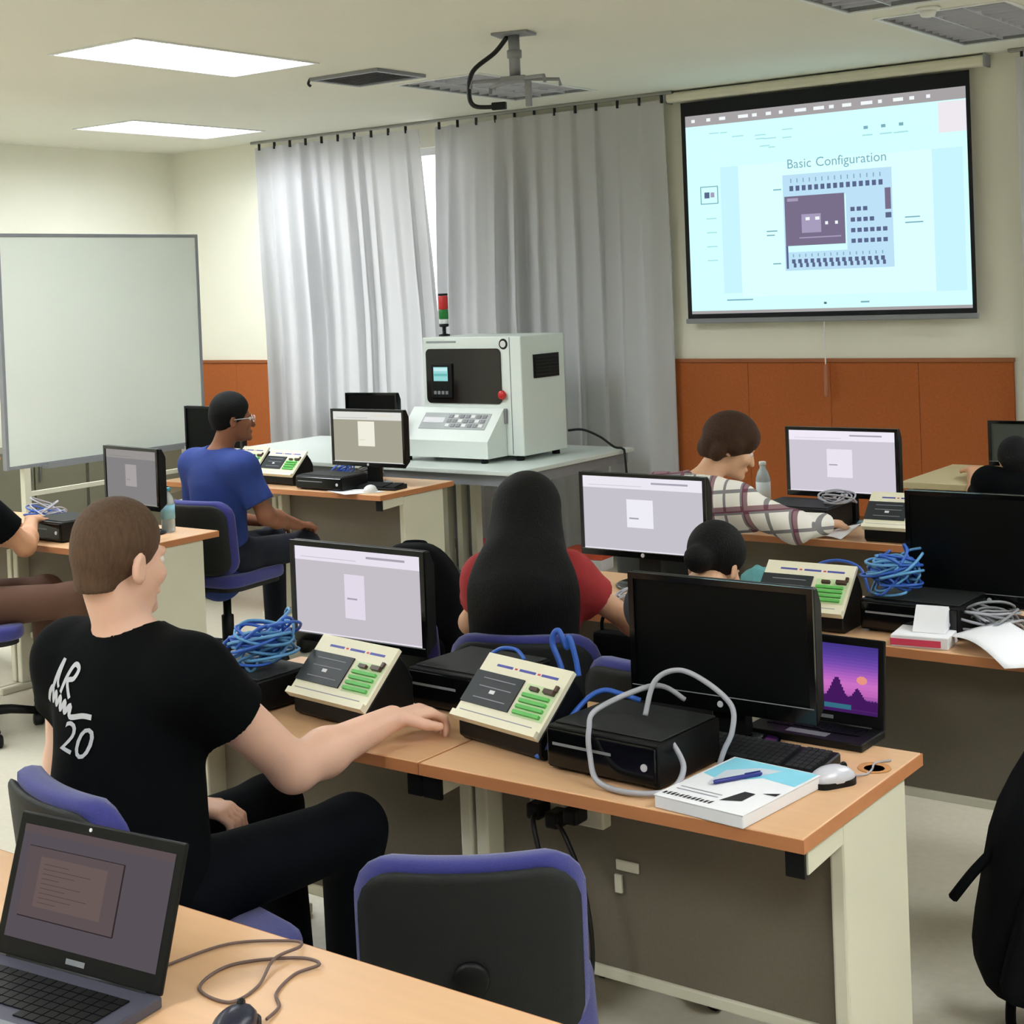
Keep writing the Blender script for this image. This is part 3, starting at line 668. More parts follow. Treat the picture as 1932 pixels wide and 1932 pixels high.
# grey VGA cable looped over the black computer
cable('monitor_cable', 'thick grey cable looping over the black computer by the booklet', [(-1.70, 2.92, .86), (-1.74, 2.86, .90), (-1.80, 2.72, .875), (-1.785, 2.66, .848), (-1.775, 2.645, .80), (-1.74, 2.62, .755), (-1.65, 2.61, .75), (-1.585, 2.65, .755), (-1.58, 2.70, .79), (-1.63, 2.73, .835)], .0062, LGREY)
cable('monitor_cable', 'grey cable arching up in front of the dark monitor screen', [(-1.73, 2.80, .85), (-1.72, 2.83, .92), (-1.67, 2.85, .945), (-1.60, 2.85, .925), (-1.55, 2.86, .88), (-1.545, 2.85, .83), (-1.56, 2.84, .79), (-1.57, 2.83, .755)], .0062, LGREY)
cable('network_cable', 'blue network cable running from the trainer to the black computer', [(-1.955, 2.70, .75), (-1.925, 2.75, .80), (-1.90, 2.82, .855), (-1.87, 2.85, .875), (-1.83, 2.86, .87), (-1.79, 2.88, .855)], .006, BLUECABLE)
cable('network_cable', 'blue cable rising behind the right-hand trainer on the near desk', [(-2.2, 2.91, .746), (-2.22, 2.93, .80), (-2.27, 2.95, .87), (-2.25, 2.97, .90), (-2.2, 2.97, .905), (-2.16, 2.95, .89)], .005, BLUECABLE)
cable('network_cable', 'bunch of bright blue cable standing up behind the trainer', [(-2.06, 2.965, .746), (-2.07, 2.98, .86), (-2.10, 2.985, .93), (-2.085, 2.99, .96), (-2.06, 2.99, .92), (-2.05, 2.985, .95), (-2.03, 2.98, .90), (-2.02, 2.975, .86)], .007, BLUECABLE)
cable('network_cable', 'blue cable arching behind the trainer on the second-row desk', [(-2.11, 4.4, .746), (-2.1, 4.4, .8), (-2.07, 4.42, .87), (-2.0, 4.43, .89), (-1.93, 4.43, .87), (-1.9, 4.42, .8)], .005, BLUECABLE)

# keyboards
def keyboard(label, x, y, rz, w=.42, d=.145, z=.74, m=BLACK):
    t = T('keyboard', (x, y, z), rz, label, 'keyboard')
    bm = prism([(-d/2, 0), (-d/2, .012), (d/2, .024), (d/2, 0)], 'x', -w/2, w/2); O('base', bevel(bm, .003, 1), m, t)
    sl = math.atan2(.012, d); M0 = Matrix.Translation((0, -d/2, .0122)) @ Matrix.Rotation(sl, 4, 'X')
    kb = bmesh.new(); nc = 19; nr = 6
    for r_ in range(nr):
        for c_ in range(nc):
            if c_ in (14,) : continue
            x0 = -w/2+.012+(w-.024)*c_/nc; y0 = .01+(d-.02)*r_/nr
            if r_ == 0 and 3 < c_ < 9: continue
            addbox(kb, x0+.0012, x0+(w-.024)/nc-.0012, y0+.001, y0+(d-.02)/nr-.001, 0, .006)
    addbox(kb, -w/2+.012+(w-.024)*4/nc, -w/2+.012+(w-.024)*9/nc-.001, .011, .01+(d-.02)/nr-.001, 0, .006)
    kb.transform(M0); O('keys', kb, DARKGREY, t)['kind'] = 'stuff'
    return t
keyboard('black keyboard on the near desk between dark monitor and booklet', -1.53, 2.955, -.03, .31, .13)
keyboard('black keyboard on the corner of the back desk', -5.36, 6.06, .1, .3, .12)
def mouse(name, label, x, y, rz, z, top, base=BLACK, tail=None):
    t = T('computer_mouse', (x, y, z), rz, label, 'mouse')
    bm = bmesh.new(); bmesh.ops.create_uvsphere(bm, u_segments=18, v_segments=10, radius=1)
    for v in bm.verts: v.co = Vector((v.co.x*.031, v.co.y*.053, max(v.co.z, -.25)*.028+.012))
    O('shell', bm, top, t, True)
    bm = prism(rrect(-.030, .030, -.051, .051, .026, 6), 'z', 0, .012); O('base', bm, base, t)
    O('wheel', lathe([(.007, -.004), (.009, 0), (.007, .004)], 14, c=(0, .028, .034), axis='x'), BLACK, t, True)
    if tail: O('tail_cable', tube(spline(tail, 6), .0022), base if base is not BLACK else LGREY, t, True)
    return t
mouse('m', 'silver and black mouse on the corner of the near desk', -1.335, 2.885, -.55, .74, SILVER, BLACK, [(0, .05, .01), (-.01, .09, .003), (-.03, .12, .003), (-.06, .15, .003), (-.06, .19, .003)])
mouse('m', 'dark mouse at the bottom edge on the foreground desk', -1.62, 1.475, .4, .74, mat('dark_blue_grey_plastic', (38, 40, 56), .3), BLACK)
mouse('m', 'white mouse on the back desk corner', -5.30, 5.93, .3, .74, WHITE, WHITE)
mouse('m', 'black mouse under the hand on the tan desk', -2.50, 7.12, .3, .8, BLACK, BLACK)
cable('mouse_cable', 'thin brown mouse cable looping across the foreground desk', [(-1.61, 1.53, .745), (-1.625, 1.57, .743), (-1.66, 1.60, .743), (-1.68, 1.66, .743), (-1.665, 1.70, .747), (-1.72, 1.70, .744), (-1.79, 1.63, .743), (-1.775, 1.55, .743), (-1.70, 1.54, .743), (-1.70, 1.60, .743), (-1.735, 1.67, .75), (-1.735, 1.73, .748), (-1.77, 1.742, .744), (-1.85, 1.68, .744), (-1.88, 1.57, .743)], .0026, BROWNCABLE)

# booklet, pen
t = T('booklet', (-1.462, 2.715, .74), -.1, 'thick white booklet with sky-blue printed cover near the desk edge', 'booklet')
O('pages', B((-.105, .105, -.145, .145, .0005, .026), bev=.002, seg=1), PAPER, t)
cv = O('cover', B((-.106, .106, -.146, .146, .0262, .0275)), PAPER, t)
def flat(parent, name, poly, z, m):
    bm = bmesh.new(); bm.faces.new([bm.verts.new((a, b, z)) for a, b in poly]); return O(name, bm, m, parent)
flat(cv, 'blue_print', [(-.1, .02), (-.04, .0), (.02, .06), (.1, .05), (.1, .142), (-.1, .142)], .0279, SKYB)
flat(cv, 'grey_print', [(-.06, -.02), (.0, .05), (.03, .12), (-.02, .11), (-.07, .06)], .0282, mat('pale_grey_print', (206, 214, 226), .7))
flat(cv, 'black_print', [(.02, -.10), (.06, -.08), (.06, -.03), (.035, -.03)], .0282, INK); flat(cv, 'black_print', [(.07, -.02), (.1, -.02), (.1, .0)], .0282, INK)
for k in range(12): flat(cv, 'lettering', [(-.098+.0098*k, -.128), (-.092+.0098*k, -.128), (-.091+.0098*k, -.115+.003*(k % 3)), (-.097+.0098*k, -.115)], .0282, INK)
for k, yy in enumerate((-.09, -.075)): flat(cv, 'printed_line', [(-.09, yy), (.01, yy), (.01, yy+.004), (-.09, yy+.004)], .0282, GREYINK)
t = T('ballpoint_pen', (-1.475, 2.74, .7725), -.55, 'blue ballpoint pen lying on the booklet', 'pen')
O('barrel', lathe([(.003, -.06), (.0045, -.055), (.0045, .05), (.003, .055)], 10, axis='y'), NAVYPEN, t, True); O('tip', lathe([(.0008, -.072), (.003, -.06)], 10, axis='y'), SILVER, t, True); O('clip', B((-.0012, .0012, .015, .052, .005, .0065)), NAVYPEN, t)

# laptop with purple wallpaper, near desk rear
def laptop(label, x, y, z, rz, w, d, hs, tilt, items_fn, deck=DARKGREY, lid=BLACK, keys=True):
    t = T('laptop', (x, y, z), rz, label, 'laptop')   # hinge at origin, base toward -y
    ba = O('base', B((-w/2, w/2, -d, .006, 0, .018), bev=.003), deck, t)
    kb = bmesh.new()
    for r_ in range(6):
        for c_ in range(14):
            x0 = -w/2+.03+(w-.06)*c_/14; y0 = -d*.58+(d*.46)*r_/6
            if r_ == 0 and 3 < c_ < 8: continue
            addbox(kb, x0+.001, x0+(w-.06)/14-.001, y0+.001, y0+d*.46/6-.001, .0182, .0205)
    kk = O('keys', kb, BLACK, ba); kk['kind'] = 'stuff'
    O('touchpad', B((-.05, .05, -d+.015, -d*.64, .0182, .0188)), GREY, ba)
    M0 = Matrix.Translation((0, .004, .018)) @ Matrix.Rotation(-tilt, 4, 'X')
    bm = B((-w/2, w/2, -.003, .005, 0, hs), bev=.003); bm.transform(M0); ld = O('lid', bm, lid, t)
    s = quads('screen', items_fn(-w/2+.016, w/2-.016, .028, hs-.018), ld, y=-.0035); s.data.transform(M0)
    bm = lathe([(.003, -.0045), (.003, -.0032)], 10, c=(-.02, 0, hs-.009), axis='y'); bm.transform(M0); O('webcam', bm, PAPER, ld)
    bm = B((-.02, .02, -.0042, -.0032, .010, .018)); bm.transform(M0); O('lid_logo', bm, GREY, ld)
    bm = lathe([(.008, -w/2+.03), (.008, w/2-.03)], 10, c=(0, .006, .014), axis='x'); O('hinge', bm, BLACK, t, True)
    return t
def wall_purple(x0, x1, z0, z1):
    u = lambda q: x0+(x1-x0)*q; v = lambda q: z0+(z1-z0)*q; it = []
    G = [(0, (58, 24, 84)), (.14, (96, 50, 128)), (.28, (188, 100, 184)), (.42, (204, 112, 196)), (.55, (172, 96, 190)), (.7, (120, 76, 172)), (.85, (84, 62, 152)), (1, (66, 52, 132))]
    n = 22
    for k in range(n):
        q = (k+.5)/n
        for (a, ca), (b, cb) in zip(G, G[1:]):
            if a <= q <= b: tt = (q-a)/(b-a); c = tuple(ca[i]+(cb[i]-ca[i])*tt for i in range(3))
        it.append((x0, x1, v(k/n), v((k+1)/n), emi('wallpaper_band_%d' % k, c), 0))
    dk = emi('wallpaper_hill', (66, 26, 92)); rn = random.Random(2)
    for k in range(70):
        q = k/70; hgt = .2+.3*math.exp(-((q-.6)/.07)**2)+.16*math.exp(-((q-.8)/.05)**2)+.02*rn.random()
        it.append((u(q), u(q+1/70), v(.06), v(hgt), dk, 1))
    it.append((u(.2), u(.75), v(.05), v(.12), emi('wallpaper_teal', (52, 108, 128)), 2))
    for k in range(7):
        a = (k-3)/3.5; ww = .05*math.sqrt(max(0, 1-a*a)); it.append((u(.85-ww), u(.85+ww), v(.5+a*.055-.01), v(.5+a*.055+.012), emi('wallpaper_sun', (230, 148, 130)), 3))
    return it
laptop('laptop with a purple sunset wallpaper behind the black monitor', -1.505, 3.225, .74, -.02, .29, .12, .20, .1, wall_purple, deck=BLACK)
def doc_dim(x0, x1, z0, z1):
    u = lambda q: x0+(x1-x0)*q; v = lambda q: z0+(z1-z0)*q
    a = emi('dim_screen_mauve', (92, 80, 82)); b = emi('dim_screen_grey', (86, 80, 86)); c = emi('dim_screen_line', (48, 40, 42)); d = emi('dim_screen_page', (104, 88, 86)); e = emi('dim_screen_text', (84, 66, 66))
    it = [(x0, x1, z0, z1, b, 0), (u(.06), u(.70), v(.2), v(.82), a, 1), (u(.06), u(.70), v(.195), v(.205), c, 2), (u(.695), u(.705), v(.2), v(.82), c, 2), (u(.15), u(.6), v(.3), v(.74), d, 2), (x0, x1, v(.93), z1, a, 1), (u(.06), u(.7), v(.815), v(.822), c, 2)]
    for k in range(9): it.append((u(.18), u(.3+.25*((k*7) % 5)/5), v(.34+.042*k), v(.346+.042*k), e, 3))
    return it
laptop('open dark laptop with a dim document on screen at the lower left corner', -1.955, 1.455, .74, .10, .36, .24, .218, .33, doc_dim, deck=mat('gunmetal_deck', (82, 82, 96), .4, metal=.3))

# papers and small packs
def paper(label, pts, z, lift=0, name='paper_sheet', m=PAPER):
    c = Vector((sum(p[0] for p in pts)/4, sum(p[1] for p in pts)/4, z)); bm = bmesh.new(); n = 10; V = {}
    for i in range(n+1):
        for j in range(n+1):
            u, v = i/n, j/n
            p = (Vector(pts[0]).lerp(Vector(pts[1]), u)).lerp(Vector(pts[3]).lerp(Vector(pts[2]), u), v)
            V[i, j] = bm.verts.new((p.x-c.x, p.y-c.y, (p[2]-z if len(pts[0]) > 2 else 0)+lift*math.sin(PI*u)*math.sin(PI*(.3+.7*v))))
    for i in range(n):
        for j in range(n): bm.faces.new([V[i, j], V[i+1, j], V[i+1, j+1], V[i, j+1]])
    r = bmesh.ops.extrude_face_region(bm, geom=list(bm.faces))
    for v in [g for g in r['geom'] if isinstance(g, bmesh.types.BMVert)]: v.co.z += .001
    bmesh.ops.recalc_face_normals(bm, faces=list(bm.faces))
    o = O(name, bm, m, None, True); o.location = c; return tag(o, label, 'paper')
paper('white sheet of paper hanging over the edge of the second-row desk at right', [(-1.54, 4.115, .765), (-1.32, 3.93, .742), (-1.16, 4.06, .742), (-1.42, 4.24, .80)], .745, .03)
paper('white paper hanging over the front edge of the back desk', [(-5.56, 5.88, .742), (-5.36, 5.80, .742), (-5.22, 5.96, .742), (-5.40, 6.02, .742)], .742)
paper('folded white paper under the plaid sleeve on the third-row desk', [(-2.62, 5.56, .745), (-2.5, 5.56, .742), (-2.46, 5.68, .79), (-2.58, 5.69, .76)], .742, .01)
t = T('paper_pack', (-1.605, 4.12, .74), .12, 'white and crimson paper pack at the edge of the second-row desk', 'paper pack')
O('stack', B((-.08, .08, -.075, .1, .0005, .034), bev=.002, seg=1), PAPER, t); O('crimson_band', B((-.081, .06, -.0775, -.0745, .006, .024)), REDPRINT, t)
bm = prism([(-.03, .035), (.08, .035), (.085, .042), (.03, .10), (.022, .1)], 'x', -.03, .06); O('raised_flap', bm, PAPER, t)
# teal pouch
bm = bmesh.new(); bmesh.ops.create_uvsphere(bm, u_segments=20, v_segments=12, radius=1)
rn = random.Random(1)
for v in bm.verts:
    k = 1+.06*math.sin(9*v.co.x+4*v.co.z)+.05*math.sin(11*v.co.y); v.co = Vector((v.co.x*.075*k, v.co.y*.055*k, max(v.co.z, -.8)*.06*k+.05))
tag(O('cloth_pouch', bm, TEAL, None, True), 'crumpled teal cloth pouch beside the second-row trainer box', 'pouch').location = (-2.27, 4.42, .741)
# bottles
def bottle(label, x, y, z, h, cap, lab=BOTLABEL, r=.031):
    t = T('water_bottle', (x, y, z), 0, label, 'bottle')
    O('body', lathe([(r*.9, 0), (r, .008), (r, h*.42), (r*.94, h*.45), (r, h*.48), (r, h*.68), (r*.75, h*.8), (r*.42, h*.88), (r*.42, h*.93)], 20), CLEARP, t, True)
    O('cap', lathe([(r*.5, h*.93), (r*.5, h*.99), (r*.42, h)], 16), cap, t, True); O('label_wrap', lathe([(r*1.02, h*.3), (r*1.02, h*.62)], 20), lab, t, True)
bottle('water bottle with a turquoise cap on the left desk corner', -5.33, 4.59, .74, .2, mat('turquoise_cap', (60, 160, 190), .4))
bottle('clear water bottle with a white cap between the plaid shirt and lit monitor', -3.07, 6.03, .74, .235, WHITE, mat('clear_label', (196, 204, 204), .5), .032)

# ---------------- machine
t = T('test_machine', (-5.57, 7.4, .76), 0, 'pale grey benchtop machine with smoked window and sloped control console', 'machine')
O('cabinet', B((-.36, .38, -.23, .22, .03, .735), bev=.006), MACHW, t)
O('window_panel', bevel(prism(rrect(-.335, .235, .335, .665, .03), 'y', -.238, -.231), .002, 1), MACHGLASS, t)
d_ = O('display_unit', B((-.285, -.125, -.252, -.2385, .37, .575), bev=.004), BLACK, t)
quads('display', [(-.265, -.155, .47, .555, emi('lcd_cyan', (150, 214, 214)), 0), (-.262, -.158, .50, .515, emi('lcd_teal', (110, 186, 180)), 1), (-.262, -.158, .53, .55, emi('lcd_pale', (196, 236, 238)), 1)], d_, y=-.2525)
for k in range(4): O('display_key', B((-.265+.03*k, -.245+.03*k, -.2545, -.2522, .39, .41)), GREY, d_)
cs = O('console', prism([(-.232, .03), (-.232, .31), (-.25, .31), (-.42, .13), (-.42, .03)], 'x', -.43, .255), MACHW, t)
M0 = Matrix.Translation((0, -.42, .13)) @ Matrix.Rotation(math.atan2(.18, .17), 4, 'X')
def cp(name, x0, x1, v0, v1, h, m):
    bm = B((x0, x1, v0, v1, .0006, h)); bm.transform(M0); return O(name, bm, m, cs)
cp('key_panel', -.31, .19, .085, .205, .003, mat('grey_key_panel', (170, 176, 176), .5)); cp('key_label', -.3, -.14, .13, .17, .0045, PAPER)
for r_ in range(3):
    for k in range(7): cp('key', -.115+.042*k, -.085+.042*k, .1+.034*r_, .122+.034*r_, .007, GREY if (k+r_) % 3 else WHITE)
O('emergency_stop', lathe([(.016, -.262), (.026, -.255), (.028, -.245), (.016, -.2385), (.016, -.231)], 18, c=(.245, 0, .39), axis='y'), REDP, t, True)
lk = O('logo_ring', lathe([(.03, -.2335), (.032, -.2305)], 24, c=(.255, 0, .69), axis='y'), DARKGREY, t); O('logo_centre', lathe([(.02, -.236), (.02, -.2336)], 20, c=(.255, 0, .69), axis='y'), WHITE, lk)
O('door_handle', B((.25, .27, -.25, -.231, .22, .31), bev=.004), GREY, t)
O('door_seam', B((.298, .302, -.2325, -.2298, .04, .73)), GREY, t)
vg = O('side_vent', B((.3802, .388, -.11, .15, .48, .62)), BLACK, t)
for k in range(6): O('louvre_slat', B((.3882, .393, -.1, .14, .495+.02*k, .503+.02*k)), DARKGREY, vg)
for sx in (-.3, .32):
    for sy in (-.19, .18): O('foot', lathe([(.025, 0), (.025, .02), (.015, .03)], 14, c=(sx, sy, 0)), BLACK, t, True)
for sx in (-.38, .2): O('foot', lathe([(.022, 0), (.022, .02), (.015, .03)], 14, c=(sx, -.38, 0)), BLACK, t, True)
sb = O('name_strip', B((-.33, -.1, -.2322, -.2302, .7, .712)), mat('pale_lettering', (150, 158, 154), .6), t)
st = O('signal_tower', lathe([(.035, .735), (.035, .745), (.012, .75), (.012, .79), (.03, .795), (.03, .81)], 18, c=(-.33, -.05, 0)), BLACK, t, True)
for nm, z0, z1, m in (('white_segment', .811, .84, WHITE), ('green_lens', .841, .90, GREENP), ('red_lens', .901, .985, REDP), ('top_cap', .986, 1.0, BLACK)): O(nm, lathe([(.028, z0), (.03, z0+.004), (.03, z1-.004), (.028, z1)], 18, c=(-.33, -.05, 0)), m, st, True)
cable('power_cable', 'dark power cable running from the pale machine over the table edge', [(-5.17, 7.6, .9), (-5.1, 7.66, .9), (-5.03, 7.74, .85), (-4.97, 7.8, .785), (-4.935, 7.84, .77), (-4.925, 7.85, .72), (-4.925, 7.87, .4), (-4.95, 7.9, .01)], .008, DARKGREY)
# things on the floor under the white table
def pack(label, x, y, w, m1, m2):
    t = T('carton', (x, y, 0), .1, label, 'box', 'cartons under the white table')
    O('lower_half', B((-w/2, w/2, -.08, .08, 0, .07), bev=.003), m1, t); O('lid', B((-w/2-.003, w/2+.003, -.083, .083, .0702, .13), bev=.003), m2, t)
pack('white box with orange lid under the white table, next to the backpack', -6.33, 7.75, .17, PAPER, ORANGEP)
pack('small white and orange box under the table beside the long hair', -6.05, 7.85, .12, PAPER, REDPRINT)
pack('white and orange box on the floor beyond the long-haired person', -5.25, 7.9, .26, PAPER, ORANGEP)
# green box and folders on the rear-left desk
t = T('green_box', (-6.75, 6.3, .74), .1, 'dark green box beside the far-left dark monitor', 'box'); O('carton', B((-.1, .06, -.08, .08, .0, .12), bev=.004), mat('dark_green_card', (24, 92, 72), .6), t); O('paper_top', B((-.09, .05, -.07, .07, .1202, .128)), mat('pale_teal_paper', (150, 190, 196), .7), t)

# under-desk power strip and cables
t = T('power_strip', (-1.935, 2.795, .615), 0, 'pale power strip fixed under the near desk with black plugs', 'power strip')
O('body', B((-.1, .1, -.018, .016, -.03, .03), bev=.004), CREAM, t)
for k, (xx, zz) in enumerate(((-.06, .0), (-.01, -.012), (.04, .005))): O('plug', B((xx-.014, xx+.022, -.07, -.0185, zz-.018, zz+.018), bev=.006), BLACK, t)
cable('power_cable', 'black power cable hanging from the strip, nearest the empty chair', [(-1.99, 2.74, .61), (-1.97, 2.70, .60), (-1.93, 2.68, .5), (-1.885, 2.68, .3), (-1.87, 2.66, .12), (-1.80, 2.62, .02), (-1.70, 2.60, .006)], .006, BLACKRUB)
cable('power_cable', 'black power cable hanging further right below the near desk', [(-1.94, 2.74, .60), (-1.89, 2.71, .58), (-1.84, 2.70, .48), (-1.825, 2.70, .33), (-1.85, 2.69, .18), (-1.83, 2.66, .06), (-1.74, 2.64, .006)], .006, BLACKRUB)
cable('power_cable', 'pale cable arching along the under-desk power strip', [(-2.02, 2.78, .62), (-2.04, 2.76, .66), (-1.99, 2.75, .68), (-1.93, 2.75, .66), (-1.92, 2.76, .63)], .005, LGREY)
t = T('cable_clip', (-1.80, 2.818, .5), 0, 'small white cable clip on the modesty board beside the black cables', 'clip'); O('plate', B((-.03, .03, -.006, -.0008, -.012, .012), bev=.003), CREAM, t); O('tab', B((-.03, -.012, -.012, -.0062, -.06, -.02)), CREAM, t)

# ---------------- bags
def backpack(label, x, y, z, rz, w=.3, d=.2, h=.47, logo=True):
    t = T('backpack', (x, y, z), rz, label, 'backpack', 'black backpacks')
    bm = bmesh.new(); bmesh.ops.create_cube(bm, size=1); bmesh.ops.subdivide_edges(bm, edges=list(bm.edges), cuts=9, use_grid_fill=True)
    for v in bm.verts:
        p = v.co*2; q = Vector((p.x, p.y, p.z))
        n = (abs(q.x)**4+abs(q.y)**4+abs(q.z)**4)**.25; q = q/n if n > 0 else q
        tp = 1-.38*max(0, q.z)**2
        v.co = Vector((q.x*w/2*tp, q.y*d/2*(1-.25*max(0, q.z)), (q.z+1)*h/2))
        v.co += Vector((1, 1, 0))*.006*math.sin(17*v.co.z+9*v.co.x)
        v.co.z = max(v.co.z, .0)
    O('main_body', bm, BLACKFAB, t, True)
    bm = bevel(prism(rrect(-w*.36, w*.36, h*.06, h*.45, .04), 'y', -d/2-.035, -d/2+.02), .012, 2); O('front_pocket', bm, BLACKFAB, t, True)
    O('zipper', tube(spline([(-w*.36, -d*.34, h*.55), (-w*.28, -d*.34, h*.78), (0, -d*.32, h*.89), (w*.28, -d*.34, h*.78), (w*.36, -d*.34, h*.55)], 6), .004), DARKGREY, t, True)
    O('top_handle', tube(spline([(-.04, .05, h*.95), (-.03, .06, h*.985), (.03, .06, h*.985), (.04, .05, h*.95)], 6), .008), BLACKFAB, t, True)
    for s in (-1, 1): O('shoulder_strap', tube(spline([(s*.06, d*.36, h*.93), (s*.09, d*.62, h*.8), (s*.1, d*.66, h*.45), (s*.09, d*.45, h*.12)], 6), .014), BLACKFAB, t, True)
    if logo:
        lg = O('logo_patch', B((.055, .095, -d*.5-.006, -d*.5+.03, h*.60, h*.72), bev=.003), REDP, t); O('white_mark', B((.06, .078, -d*.5-.0072, -d*.5-.006, h*.66, h*.70)), PAPER, lg); O('white_base', B((.058, .092, -d*.5-.0072, -d*.5-.006, h*.605, h*.63)), PAPER, lg)
    return t
backpack('black backpack with a red and white logo standing on a chair behind the lit monitor', -3.16, 3.72, .477, .45, .34, .2, .5)
chair(-3.16, 3.70, .1, 'blue task chair carrying the black backpack with the logo')
backpack('black backpack with hanging straps leaning at the right edge of the picture', -1.13, 3.56, .052, .5, .40, .26, .72, logo=False).rotation_euler = (0, .26, .5)
cable('strap', 'loose black strap dangling from the backpack at the right edge', [(-1.2, 3.5, .44), (-1.25, 3.46, .38), (-1.30, 3.45, .31)], .012, BLACKFAB, cat='strap')
cable('strap', 'black strap trailing on the floor below the right-edge backpack', [(-1.18, 3.52, .16), (-1.16, 3.42, .05), (-1.08, 3.34, .014), (-.98, 3.3, .014)], .012, BLACKFAB, cat='strap')
t = T('tote_bag', (-2.53, 3.985, .36), 0, 'flat black bag hanging at the desk edge right of the long hair', 'bag')
O('body', B((-.1, .1, -.03, .03, 0, .34), bev=.012), BLACKFAB, t); O('strap', tube(spline([(-.08, .0, .33), (-.07, .0, .385), (-.0, .01, .392), (.07, .0, .385), (.08, .0, .33)], 5), .006), BLACKFAB, t, True)
chair(-2.56, 3.56, .42, 'blue chair in which the long-haired person sits'); chair(-1.99, 3.47, .0, 'chair under the person with bowed dark head behind the black monitor')
chair(-2.86, 5.02, -.2, 'chair of the person in the plaid shirt'); chair(-5.52, 5.10, .1, 'blue chair of the person in the blue shirt'); chair(-2.45, 2.05, -.22, 'blue chair of the person in the black t-shirt', 1.03)
chair(-5.62, 3.72, -.5, 'blue chair at the left picture edge'); chair(-2.02, 6.40, .3, 'chair at the tan desk by the right edge')

#PEOPLE#
# ================================================================== PEOPLE (smooth distance-field bodies meshed with surface nets)
class Field:
    def __init__(s, res): s.res = res; s.ops = []; s.g = []
    def cap(s, a, b, ra, rb=None, k=.02, flat=None, cut=None, sub=False):
        rb = ra if rb is None else rb; a = np.array(a, float); b = np.array(b, float); m = max(ra, rb)
        s.ops.append((np.minimum(a, b)-m, np.maximum(a, b)+m, k, sub, ('c', a, b, ra, rb, flat, cut))); return s
    def ell(s, c, r, k=.02, R=None, cut=None, sub=False):
        c = np.array(c, float); r = np.array(r, float); m = r.max()
        s.ops.append((c-m, c+m, k, sub, ('e', c, r, R, cut))); return s
    def _d(s, op, P):
        if op[0] == 'c':
            _, a, b, ra, rb, flat, cut = op; Q = P
            if flat is not None:
                n, c, q = flat; t = (P-c)@n; Q = P + t[..., None]*n*(1/q-1)
            ba = b-a; h = np.clip(((Q-a)@ba)/max(ba@ba, 1e-9), 0, 1)
            d = np.linalg.norm(Q-a-h[..., None]*ba, axis=-1)-(ra+(rb-ra)*h)
            if flat is not None: d = d*np.where(d > 0, .8, 1)
        else:
            _, c, r, R, cut = op; Q = P-c
            if R is not None: Q = Q@R
            k0 = np.linalg.norm(Q/r, axis=-1); k1 = np.linalg.norm(Q/(r*r), axis=-1)+1e-9; d = k0*(k0-1)/k1
        if cut:
            for p, n in cut: d = np.maximum(d, (P-np.array(p))@np.array(n))
        return d
    def mesh(s, name):
        res = s.res; add = [o for o in s.ops if not o[3]]
        lo = np.min([o[0] for o in add], 0)-4*res-.02; hi = np.max([o[1] for o in add], 0)+4*res+.02
        n = np.ceil((hi-lo)/res).astype(int)+1; D = np.full(n, .08, np.float32)
        ax = [lo[i]+res*np.arange(n[i]) for i in range(3)]
        for l, h, k, sub, op in s.ops:
            i0 = np.maximum(((l-lo-k)/res).astype(int)-2, 0); i1 = np.minimum(((h-lo+k)/res).astype(int)+4, n)
            if np.any(i1 <= i0): continue
            P = np.stack(np.meshgrid(ax[0][i0[0]:i1[0]], ax[1][i0[1]:i1[1]], ax[2][i0[2]:i1[2]], indexing='ij'), -1)
            d = s._d(op, P).astype(np.float32); sl = tuple(slice(i0[i], i1[i]) for i in range(3)); A = D[sl]
            if sub:
                d = -d; hh = np.maximum(k-np.abs(A-d), 0)/k; D[sl] = np.maximum(A, d)+hh*hh*k*.25
            else:
                hh = np.maximum(k-np.abs(A-d), 0)/k; D[sl] = np.minimum(A, d)-hh*hh*k*.25
        if s.g:
            P = np.stack(np.meshgrid(*ax, indexing='ij'), -1)
            for p, nn in s.g: D = np.maximum(D, ((P-np.array(p))@np.array(nn)).astype(np.float32))
        return surfnet(D, lo, res, name)
